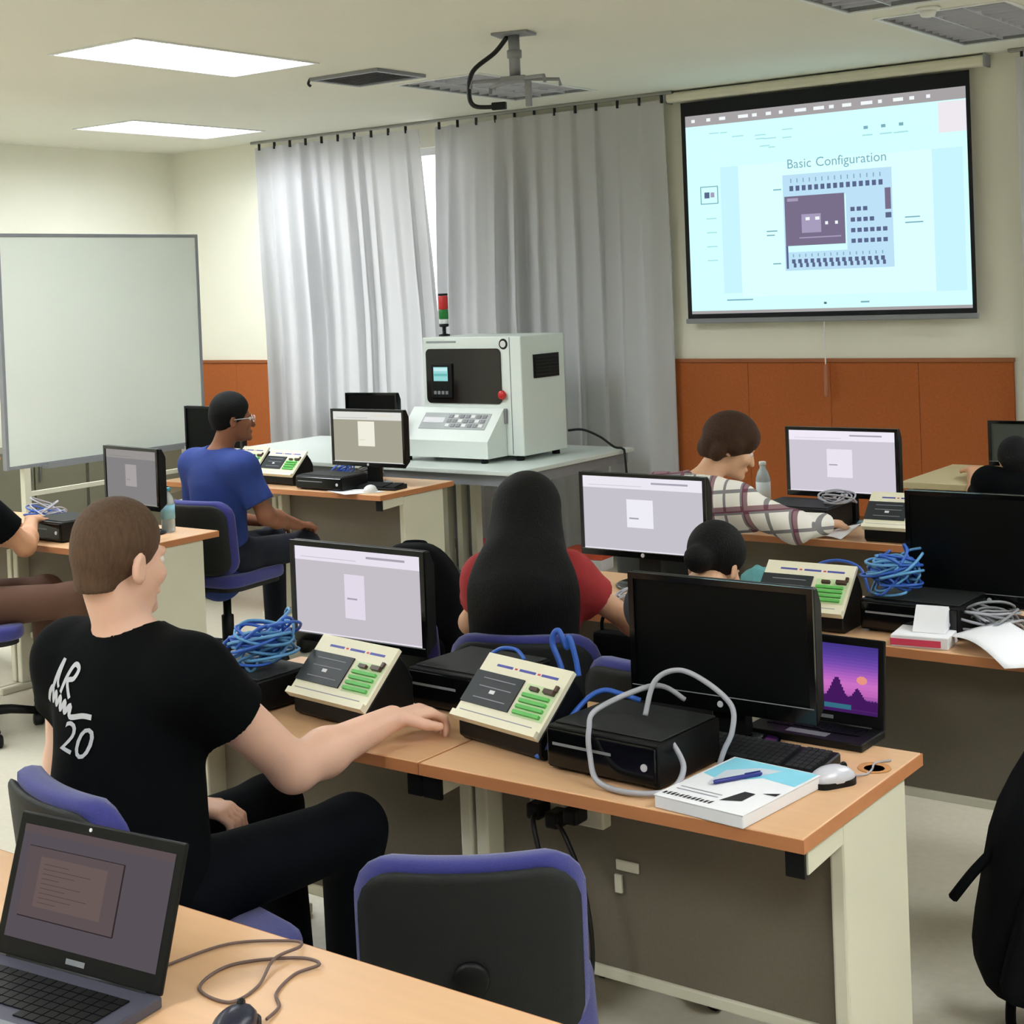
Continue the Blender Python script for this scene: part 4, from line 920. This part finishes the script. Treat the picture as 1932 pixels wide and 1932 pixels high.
def surfnet(D, lo, res, name):
    S = D < 0; c = np.zeros(np.array(D.shape)-1, np.int8); sh = c.shape
    for dx in (0, 1):
        for dy in (0, 1):
            for dz in (0, 1): c += S[dx:dx+sh[0], dy:dy+sh[1], dz:dz+sh[2]]
    cells = np.argwhere((c > 0) & (c < 8)); idx = np.full(sh, -1, np.int64); idx[tuple(cells.T)] = np.arange(len(cells))
    acc = np.zeros((len(cells), 3)); cnt = np.zeros(len(cells))
    for a in range(3):
        for o1 in (0, 1):
            for o2 in (0, 1):
                off0 = [0, 0, 0]; off0[(a+1) % 3] = o1; off0[(a+2) % 3] = o2; off1 = list(off0); off1[a] = 1
                p0 = cells+off0; p1 = cells+off1; d0 = D[tuple(p0.T)]; d1 = D[tuple(p1.T)]; m = (d0 < 0) != (d1 < 0)
                t = np.zeros(len(cells)); t[m] = d0[m]/(d0[m]-d1[m])
                q = np.array(off0, float)[None, :].repeat(len(cells), 0); q[:, a] += t; acc[m] += q[m]; cnt[m] += 1
    V = lo+res*(cells+acc/cnt[:, None]); Fs = []
    for a in range(3):
        b, e = (a+1) % 3, (a+2) % 3
        s0 = [slice(None)]*3; s1 = [slice(None)]*3; s0[a] = slice(0, -1); s1[a] = slice(1, None)
        A = S[tuple(s0)]; Bb = S[tuple(s1)]; E = np.argwhere(A != Bb)
        E = E[(E[:, b] > 0) & (E[:, e] > 0) & (E[:, b] < D.shape[b]-1) & (E[:, e] < D.shape[e]-1)]
        fl = A[tuple(E.T)]
        def g(db, de):
            q = E.copy(); q[:, b] += db; q[:, e] += de; return idx[tuple(q.T)]
        Q = np.stack([g(-1, -1), g(0, -1), g(0, 0), g(-1, 0)], 1); Q[~fl] = Q[~fl][:, ::-1]; Fs.append(Q)
    F = np.concatenate(Fs); F = F[(F >= 0).all(1)]
    me = bpy.data.meshes.new(name); me.vertices.add(len(V)); me.vertices.foreach_set('co', V.astype(np.float32).ravel())
    me.loops.add(F.size); me.loops.foreach_set('vertex_index', F.astype(np.int32).ravel())
    me.polygons.add(len(F)); me.polygons.foreach_set('loop_start', np.arange(0, F.size, 4, dtype=np.int32)); me.polygons.foreach_set('loop_total', np.full(len(F), 4, np.int32))
    me.polygons.foreach_set('use_smooth', np.ones(len(F), bool)); me.update(calc_edges=True)
    return me
V3 = lambda *a: np.array(a, float)
def unit(v): v = np.array(v, float); return v/np.linalg.norm(v)
def rotm(yaw, pitch, roll=0):
    """head frame: yaw clockwise (to the person's right), pitch down positive"""
    M = Matrix.Rotation(-yaw, 3, 'Z') @ Matrix.Rotation(-pitch, 3, 'X') @ Matrix.Rotation(roll, 3, 'Y'); return np.array(M)
def hand_ops(f, W, d, n, s, curl, k=1.0, spread=.0):
    d, n, s = unit(d), unit(n), unit(s)
    for o in (.022, 0, -.022): f.cap(W+d*.008*k+s*o*.5*k, W+d*.082*k+s*o*k, .019*k, .0165*k, k=.012, flat=(n, W+d*.05*k, .72))
    for o, L, dr in ((.031, .072, .3), (.0105, .08, .1), (-.0105, .075, -.1), (-.031, .058, -.3)):
        p = W+d*.085*k+s*o*k; dd = unit(d+s*dr*spread)
        for seg, (q, t) in enumerate(((.45, .45), (.31, 1.1), (.24, 1.6))):
            e = p+(dd*math.cos(t*curl)+n*math.sin(t*curl))*L*q*k; r0 = (.0098-.0009*seg)*k; f.cap(p, e, r0, r0-.0008*k, k=.004); p = e
    p = W+d*.022*k+s*.026*k; e = p+unit(d*.62+s*.7+n*.25)*.045*k; f.cap(p, e, .0135*k, .0115*k, k=.012); e2 = e+unit(d*.95+s*.15+n*.3)*.032*k; f.cap(e, e2, .0112*k, .0095*k, k=.005)
def head_ops(f, C, R, s, k=.015, nose=1.0):
    def L(p): return C+R@(V3(*p)*s)
    f.ell(L((0, -.014, .046)), V3(.077, .096, .086)*s, k, R); f.ell(L((0, .032, -.03)), V3(.062, .066, .085)*s, k, R)
    f.ell(L((0, .05, -.088)), V3(.043, .045, .032)*s, k, R); f.cap(L((0, .094, .004)), L((0, .113*nose, -.034)), .009*s, .0135*s, k=.01)
    f.cap(L((-.034, .084, .021)), L((.034, .084, .021)), .011*s, k=.012); f.ell(L((0, .097, -.067)), V3(.024, .011, .0105)*s, .006, R); f.ell(L((0, .09, -.1)), V3(.021, .018, .018)*s, .012, R)
    for q in (-1, 1):
        f.ell(L((q*.04, .064, -.026)), V3(.026, .026, .024)*s, .015, R)
        f.ell(L((q*.031, .1, .001)), V3(.014, .012, .009)*s, .006, R, sub=True)
        f.ell(L((q*.079, -.014, -.012)), V3(.0105, .019, .034)*s, .006, R); f.ell(L((q*.087, -.008, -.008)), V3(.007, .011, .02)*s, .004, R, sub=True)
def person(label, root, face, skin, shirt, trousers, hairm, seat=.46, sc=1.0, lean=.06, side=0.0, head=None, hyaw=0, hpitch=.1, hroll=0, arms=None, sleeve='short', hair='short', res=.008, hands=(1, 1), kneeR=None, kneeL=None, ankR=None, ankL=None, female=False, glasses=False, armk=1.0, slv=.72, swk=1.0, girth=1.0, curl=.75, neckk=1.0, collar=None, shoes=None, group='seated people in the classroom'):
    t = T('person', (root[0], root[1], 0), -face, label, 'person', group)
    cf, sf = math.cos(face), math.sin(face)
    def loc(P):
        dx, dy = P[0]-root[0], P[1]-root[1]; return V3(dx*cf-dy*sf, dx*sf+dy*cf, P[2])
    tl = unit((side, lean, 1)); fw = unit(V3(0, 1, 0)-tl*tl[1]); rt = np.cross(fw, tl)
    sw = (.165 if female else .19)*sc*swk
    pel = V3(0, -.02, seat+.095*sc); bel = pel+tl*.15*sc; ch = pel+tl*.35*sc; nk = pel+tl*.5*sc; shc = pel+tl*.445*sc
    sh = {1: shc+rt*sw, -1: shc-rt*sw}
    hip = {q: pel+V3(q*.095*sc, .03, -.005) for q in (1, -1)}
    kn = {1: loc(kneeR) if kneeR else V3(.13*sc, .44*sc, seat+.085), -1: loc(kneeL) if kneeL else V3(-.13*sc, .44*sc, seat+.085)}
    an = {1: loc(ankR) if ankR else V3(kn[1][0], kn[1][1]+.0, .09), -1: loc(ankL) if ankL else V3(kn[-1][0], kn[-1][1]+.0, .09)}
    HC = loc(head) if head else nk+V3(0, .05, .15)*sc
    RH = rotm(hyaw, hpitch, hroll); hs = .95*sc if not female else .92*sc
    el = {}; wr = {}; hd = {}; hn = {}
    for q in (1, -1):
        a = (arms or {}).get(q)
        if a: el[q], wr[q] = loc(a[0]), loc(a[1]); hd[q] = unit(loc(a[2])-wr[q]) if len(a) > 2 and a[2] is not None else unit(wr[q]-el[q])
        else: el[q] = sh[q]+V3(q*.05, .02, -.28)*sc; wr[q] = V3(q*.09, .25, seat+.2); hd[q] = unit((-q*.15, .9, -.1))
        hn[q] = unit(V3(0, 0, -1)+hd[q]*hd[q][2])
    wx = (.135 if female else .15)*sc*girth; flat = (fw, bel, .68)
    def torso(f, g=0.0, k=.05):
        f.cap(pel, bel, wx*1.02+g, wx*.93+g, k=k, flat=flat); f.cap(bel, ch, wx*.93+g, wx*1.08/girth**.8+g, k=k, flat=flat)
        f.cap(sh[-1], sh[1], .06*sc+g, k=.06); 
        for q in (1, -1): f.cap(nk-tl*.01, sh[q]*.7+shc*.3, .05*sc+g*.6, .055*sc+g, k=.04)
        if female: 
            for q in (1, -1): f.ell(ch+fw*.075*sc+rt*q*.06*sc-tl*.03*sc, V3(.055, .05, .055)*sc+g, k=.03)
    ar = (.05, .042, .041, .027) if not female else (.043, .036, .034, .024)
    ar = [v*sc*armk for v in ar]
    f = Field(res); torso(f)
    f.cap(nk-tl*.02, HC+RH@(V3(0, -.022, -.06)*hs), .056*sc*neckk, .053*sc*neckk, k=.03); head_ops(f, HC, RH, hs)
    for q in (1, -1):
        f.cap(sh[q], el[q], ar[0], ar[1], k=.04); mid = el[q]*.7+wr[q]*.3; f.cap(el[q], mid, ar[1], ar[2]*1.05, k=.03); f.cap(mid, wr[q], ar[2]*1.05, ar[3], k=.03)
        s_ = np.cross(hn[q], hd[q])*(1 if q == 1 else -1)
        if hands[0 if q == 1 else 1]: hand_ops(f, wr[q], hd[q], hn[q], s_, curl, sc*1.04)
        else: f.ell(wr[q]+hd[q]*.06, V3(.03, .03, .03), k=.03)
        f.cap(hip[q], kn[q], .078*sc, .056*sc, k=.04); f.cap(kn[q], an[q], .054*sc, .036*sc, k=.03); f.cap(an[q]-V3(0, .02, .04), an[q]+V3(0, .15, -.055), .034*sc, .026*sc, k=.03)
    body = O('body', f.mesh('body'), skin, t)
    # shirt
    f = Field(res); g = .016
    torso(f, g)
    f.cap(pel-tl*.05, pel+tl*.05, wx*1.06+g, wx*1.02+g, k=.04, flat=flat)
    for q in (1, -1):
        if sleeve == 'short':
            e = sh[q]*(1-slv)+el[q]*slv; n = unit(el[q]-sh[q]); f.cap(sh[q], e+n*.05, ar[0]+.019, ar[1]+.030, k=.05, cut=[(e, n)])
        else:
            f.cap(sh[q], el[q], ar[0]+.02, ar[1]+.018, k=.05); e = el[q]*.05+wr[q]*.95; n = unit(wr[q]-el[q]); f.cap(el[q], e+n*.04, ar[1]+.018, ar[3]+.016, k=.04, cut=[(e, n)])
    up = unit(HC-nk); f.cap(nk+up*.005, nk+up*.12, .064*sc*neckk, .075*sc*neckk, k=.008, sub=True)
    for q in (1, -1): f.cap(hip[q]+V3(0, .16, -.12), kn[q]-V3(0, 0, .05), .07, k=.02, sub=True)
    so = O('shirt', f.mesh('shirt'), shirt, t)
    if collar: O('collar', tube([tuple(nk+up*(.012+.012*math.cos(a))+rt*math.sin(a)*.067*sc+fw*math.cos(a)*.064*sc) for a in np.linspace(0, 2*PI, 25)[:-1]], .011, 6, closed=True), collar, so, True)
    # trousers
    f = Field(res)
    f.cap(hip[-1]*1.0, hip[1], .108*sc, k=.04); f.cap(pel, pel+tl*.06, wx*1.0, wx*.95, k=.04, flat=flat)
    for q in (1, -1):
        f.cap(hip[q], kn[q], .09*sc, .07*sc, k=.05); e = kn[q]*.06+an[q]*.94; n = unit(an[q]-kn[q]); f.cap(kn[q], e+n*.03, .069*sc, .056*sc, k=.04, cut=[(e, n)])
    O('trousers', f.mesh('trousers'), trousers, t)
    for q in (1, -1):
        f = Field(res); a = an[q]; f.cap(a+V3(0, -.03, -.05), a+V3(0, .17, -.062), .044*sc, .034*sc, k=.02, cut=[((0, 0, .004), (0, 0, -1))]); f.cap(a+V3(0, -.01, -.03), a+V3(0, -.01, .015), .046*sc, k=.02)
        O('shoe', f.mesh('shoe'), shoes or BLACK, t)
    # hair
    def L(p): return HC+RH@(V3(*p)*hs)
    f = Field(min(res, .007)); N = lambda v: RH@unit(v)
    if hair == 'short':
        cuts = [(L((0, .083, .07)), N((0, .80, -.60))), (L((0, -.06, -.062)), N((0, .15, -1)))]
        f.ell(L((0, -.016, .047)), V3(.083, .101, .091)*hs, .01, RH, cut=cuts); f.cap(L((0, -.055, .0)), L((0, -.056, -.05)), .058*hs, .05*hs, k=.03, cut=cuts)
    elif hair == 'afro':
        cuts = [(L((0, .085, .07)), N((0, .86, -.5))), (L((0, -.06, -.055)), N((0, .1, -1)))]
        f.ell(L((0, -.018, .05)), V3(.09, .105, .098)*hs, .01, RH, cut=cuts); f.cap(L((0, -.06, .0)), L((0, -.056, -.05)), .062*hs, .05*hs, k=.03, cut=cuts)
    elif hair == 'mop':
        cuts = [(L((0, .105, .035)), N((0, .86, -.5))), (L((0, -.06, -.085)), N((0, -.05, -1)))]
        f.ell(L((0, -.012, .05)), V3(.1, .115, .1)*hs, .02, RH, cut=cuts); f.cap(L((0, -.055, .02)), L((0, -.06, -.04)), .075*hs, .06*hs, k=.04, cut=cuts)
        for a in range(9):
            aa = 2*PI*a/9; f.ell(L((.08*math.sin(aa), -.015+.085*math.cos(aa), (.062 if math.cos(aa) > .5 else .0-.03*(math.cos(aa) < -.3))+.012*math.sin(5*aa))), V3(.034, .032, .042)*hs, .018, RH)
    elif hair == 'long':
        cuts = [(L((0, .09, .045)), N((0, .9, -.42)))]
        f.ell(L((0, -.016, .05)), V3(.095, .108, .098)*hs, .02, RH, cut=cuts); f.cap(L((0, -.05, .03)), L((0, -.06, -.1)), .09*hs, .098*hs, k=.03, cut=cuts)
        b0 = L((0, -.06, -.08)); e = sh[1]*.5+sh[-1]*.5-fw*.12+V3(0, 0, -.02); e2 = e-tl*.27-fw*.035
        fl = (fw, e, .42)
        f.cap(L((0, -.03, .03)), e, .108*hs, .145, k=.04, flat=(fw, b0*.5+e*.5, .8), cut=cuts); f.cap(e, e2, .145, .172, k=.05, flat=fl)
    elif hair == 'tied':
        cuts = [(L((0, .07, .075)), N((0, .8, -.6))), (L((0, -.06, -.05)), N((0, .1, -1)))]
        f.ell(L((0, -.016, .05)), V3(.094, .11, .1)*hs, .01, RH, cut=cuts); f.ell(L((0, -.12, -.02)), V3(.045, .05, .045)*hs, .02, RH)
    O('hair', f.mesh('hair'), hairm, t)
    for q in (-1, 1):
        bm = bmesh.new(); bmesh.ops.create_uvsphere(bm, u_segments=12, v_segments=8, radius=.0118*hs); bm.transform(Matrix.Translation(Vector(L((q*.031, .083, .001))))); ey = O('eye', bm, mat('eye_white', (222, 216, 208), .2, var=0), t, True)
        bm = bmesh.new(); bmesh.ops.create_uvsphere(bm, u_segments=10, v_segments=6, radius=.0058*hs); bm.transform(Matrix.Translation(Vector(L((q*.031, .0905, .001))))); O('iris', bm, mat('dark_iris', (40, 26, 18), .2, var=0), ey, True)
    if glasses:
        bm = bmesh.new()
        for q in (-1, 1):
            tube([tuple(L((q*.032+.023*math.cos(a), .108-.012*abs(math.cos(a))*0, .002+.017*math.sin(a)))) for a in np.linspace(0, 2*PI, 19)[:-1]], .0018, 5, bm, True)
            tube([tuple(L((q*.055, .106, .006))), tuple(L((q*.078, .06, .006))), tuple(L((q*.082, -.01, .0)))], .0018, 5, bm)
        tube([tuple(L((-.009, .11, .004))), tuple(L((.009, .11, .004)))], .0018, 5, bm)
        O('glasses', bm, SILVER, t, True)
    return t, body, so
def skinm(n, c): 
    m = mat('skin_'+n, c, .5, var=.07, scale=14, bump=.05, bscale=120); p = m.node_tree.nodes['Principled BSDF']; p.inputs['Subsurface Weight'].default_value = .12; p.inputs['Subsurface Radius'].default_value = (.02, .008, .004); return m
def hairmat(n, c): return mat('hair_'+n, c, .65, var=.5, scale=45, bump=.6, bscale=110, stretch=(3, 3, .6), spec=.2)
FAIR = skinm('fair', (234, 188, 164)); TANS = skinm('tan', (206, 152, 116)); DARKS = skinm('brown', (134, 84, 58)); LIGHTS = skinm('light', (216, 170, 136))
BTEE = mat('black_cotton', (7, 9, 11), .9, var=.2, scale=10, bump=.25, bscale=18, spec=.1); NAVY = mat('navy_jeans', (18, 22, 34), .9, var=.2, scale=40, bump=.2, bscale=25); BLUESH = mat('blue_cotton_shirt', (34, 56, 122), .85, var=.12, scale=10, bump=.3, bscale=16); REDT = mat('red_knit_top', (158, 44, 46), .85, var=.12, scale=20, bump=.2, bscale=40)
BRTR = mat('brown_trousers', (88, 60, 46), .85, var=.12); GREYT = mat('grey_top', (60, 62, 70), .85, var=.12)
HBR = hairmat('brown', (94, 72, 55)); HBK = hairmat('black', (8, 8, 9)); HCH = hairmat('chestnut', (62, 40, 26))

p1, b1, s1 = person('person in a black t-shirt with white lettering, arm stretched over the near desk', (-2.57, 2.075), -.04, FAIR, BTEE, mat('black_trousers', (9, 12, 17), .9, var=.2, bump=.15, bscale=20, spec=.1), HBR, seat=.458, sc=1.04, neckk=1.03, lean=.08, head=(-2.585, 2.09, 1.245), hyaw=.02, hpitch=.14, res=.0058, armk=1.1, slv=.4, girth=1.13, curl=1.15, swk=.93,
    arms={1: ((-2.335, 2.33, .772), (-2.325, 2.645, .800), (-2.275, 2.80, .802)), -1: ((-2.86, 2.14, .76), (-2.62, 2.27, .66), (-2.5, 2.33, .645))}, kneeR=(-2.33, 2.50, .585), kneeL=(-2.62, 2.53, .575), ankR=(-2.44, 2.60, .09), ankL=(-2.66, 2.62, .09))
# lettering on the back of the t-shirt
bv = BVHTree.FromPolygons([v.co for v in s1.data.vertices], [tuple(p.vertices) for p in s1.data.polygons])
PRINT = mat('white_shirt_print', (196, 198, 204), .8, var=0)
def on_back(me, name, cx, cz, rot=0):
    M0 = Matrix.Translation((cx, 0, cz)) @ Matrix.Rotation(rot, 4, 'Y') @ Matrix.Rotation(PI/2, 4, 'X'); me.transform(M0)
    bm = bmesh.new(); bm.from_mesh(me); bpy.data.meshes.remove(me)
    bmesh.ops.subdivide_edges(bm, edges=[e for e in bm.edges if e.calc_length() > .008], cuts=2, use_grid_fill=True); bmesh.ops.triangulate(bm, faces=list(bm.faces))
    for v in bm.verts:
        h = bv.ray_cast(Vector((v.co.x, -1, v.co.z)), Vector((0, 1, 0)))
        if h[0] is not None: v.co.y = h[0].y-.0025
    O(name, bm, PRINT, s1)
def ribbon(pts, w):
    me = bpy.data.meshes.new('stroke'); P = spline([(a*1.25, b*1.2, 0) for a, b in pts], 6); vs = []; fs = []
    for i, p in enumerate(P):
        d = (P[min(i+1, len(P)-1)]-P[max(i-1, 0)]).normalized(); n = Vector((-d.y, d.x, 0)); vs += [tuple(p+n*w), tuple(p-n*w)]
        if i: fs.append((2*i-2, 2*i-1, 2*i+1, 2*i))
    me.from_pydata(vs, [], fs); return me
PX, PZ = -.062, .965
on_back(text_mesh('20', .1, shear=.35), 'print_number', PX+.032, PZ-.1, .12)
on_back(ribbon([(-.07, -.02), (-.062, .0), (-.05, .012), (-.048, -.012), (-.035, .008), (-.03, -.012), (-.016, .006), (-.012, -.014), (.002, .004), (.004, -.014), (.02, .002), (.022, -.016), (.055, -.006), (.075, -.004)], .0055), 'print_script', PX, PZ, .12)
on_back(ribbon([(-.05, .012), (-.04, .04), (-.03, .066), (-.036, .03), (-.03, .018)], .005), 'print_stroke', PX, PZ, .12)
on_back(ribbon([(-.02, .012), (-.008, .045), (.004, .066), (.018, .062), (.012, .045), (-.004, .036), (.012, .012)], .005), 'print_stroke', PX, PZ, .12)

person('person in a blue short-sleeved shirt and glasses sitting beside the back desk', (-5.50, 5.06), .08, DARKS, BLUESH, NAVY, HBK, seat=.45, sc=.97, lean=.05, head=(-5.45, 5.12, 1.20), hyaw=.45, hpitch=.05, hair='afro', res=.0075, glasses=True, collar=BLUESH,
    arms={1: ((-5.22, 5.10, .74), (-5.28, 5.37, .655), (-5.33, 5.5, .64)), -1: ((-5.75, 5.14, .72), (-5.55, 5.38, .655), (-5.45, 5.46, .64))})
person('person in a black t-shirt at the left picture edge, forearm on the desk', (-5.66, 3.70), .45, TANS, BTEE, BRTR, HBK, seat=.45, sc=1.0, lean=.2, side=-.22, res=.0075, hyaw=-.3,
    arms={1: ((-5.49, 3.94, .77), (-5.70, 4.13, .835), (-5.83, 4.25, .84)), -1: ((-6.12, 3.95, .80), (-6.05, 4.2, .79), (-6.0, 4.3, .78))}, kneeR=(-5.30, 4.03, .54), kneeL=(-5.55, 4.08, .54), ankR=(-5.3, 4.05, .09))
person('person with long straight black hair and red top, seen from behind', (-2.57, 3.545), -.5, LIGHTS, REDT, NAVY, HBK, seat=.445, sc=.93, lean=.03, female=True, swk=.78, slv=.45, head=(-2.572, 3.565, 1.125), hyaw=.08, hpitch=.05, hair='long', res=.008,
    arms={1: ((-2.36, 3.77, .79), (-2.2, 4.0, .795), (-2.12, 4.1, .79)), -1: ((-2.83, 3.6, .78), (-2.76, 3.9, .78), (-2.7, 4.03, .77))}, hands=(1, 0))
person('person with bowed black hair just behind the large black monitor', (-1.99, 3.42), .0, LIGHTS, GREYT, NAVY, HBK, seat=.44, sc=.9, lean=.3, female=True, head=(-1.985, 3.60, 1.015), hpitch=.55, hair='tied', res=.010, hands=(1, 1),
    arms={1: ((-1.80, 3.66, .80), (-1.98, 3.88, .79), (-2.05, 4.0, .785)), -1: ((-2.22, 3.66, .79), (-2.16, 3.92, .79), (-2.12, 4.03, .785))})
person('person in a white and maroon plaid shirt leaning over the third-row desk', (-2.88, 4.98), .12, LIGHTS, PLAID, NAVY, HCH, seat=.45, sc=.96, lean=.22, side=.05, head=(-2.765, 5.17, 1.145), hyaw=.75, hpitch=.45, hair='mop', sleeve='long', res=.0075, collar=PLAID,
    arms={1: ((-2.56, 5.28, .83), (-2.56, 5.56, .80), (-2.57, 5.68, .79)), -1: ((-3.02, 5.3, .82), (-2.86, 5.57, .79), (-2.8, 5.66, .78))})
person('person with dark hair at the right picture edge using the tan desk', (-2.02, 6.42), -.3, TANS, BTEE, NAVY, HBK, seat=.40, sc=.88, lean=.25, head=(-2.105, 6.50, .94), hyaw=-.2, hpitch=.3, hair='afro', res=.010,
    arms={-1: ((-2.34, 6.70, .75), (-2.46, 6.96, .845), (-2.49, 7.08, .85)), 1: ((-1.75, 6.7, .84), (-1.85, 6.95, .835), (-1.9, 7.05, .83))}, hands=(0, 1))
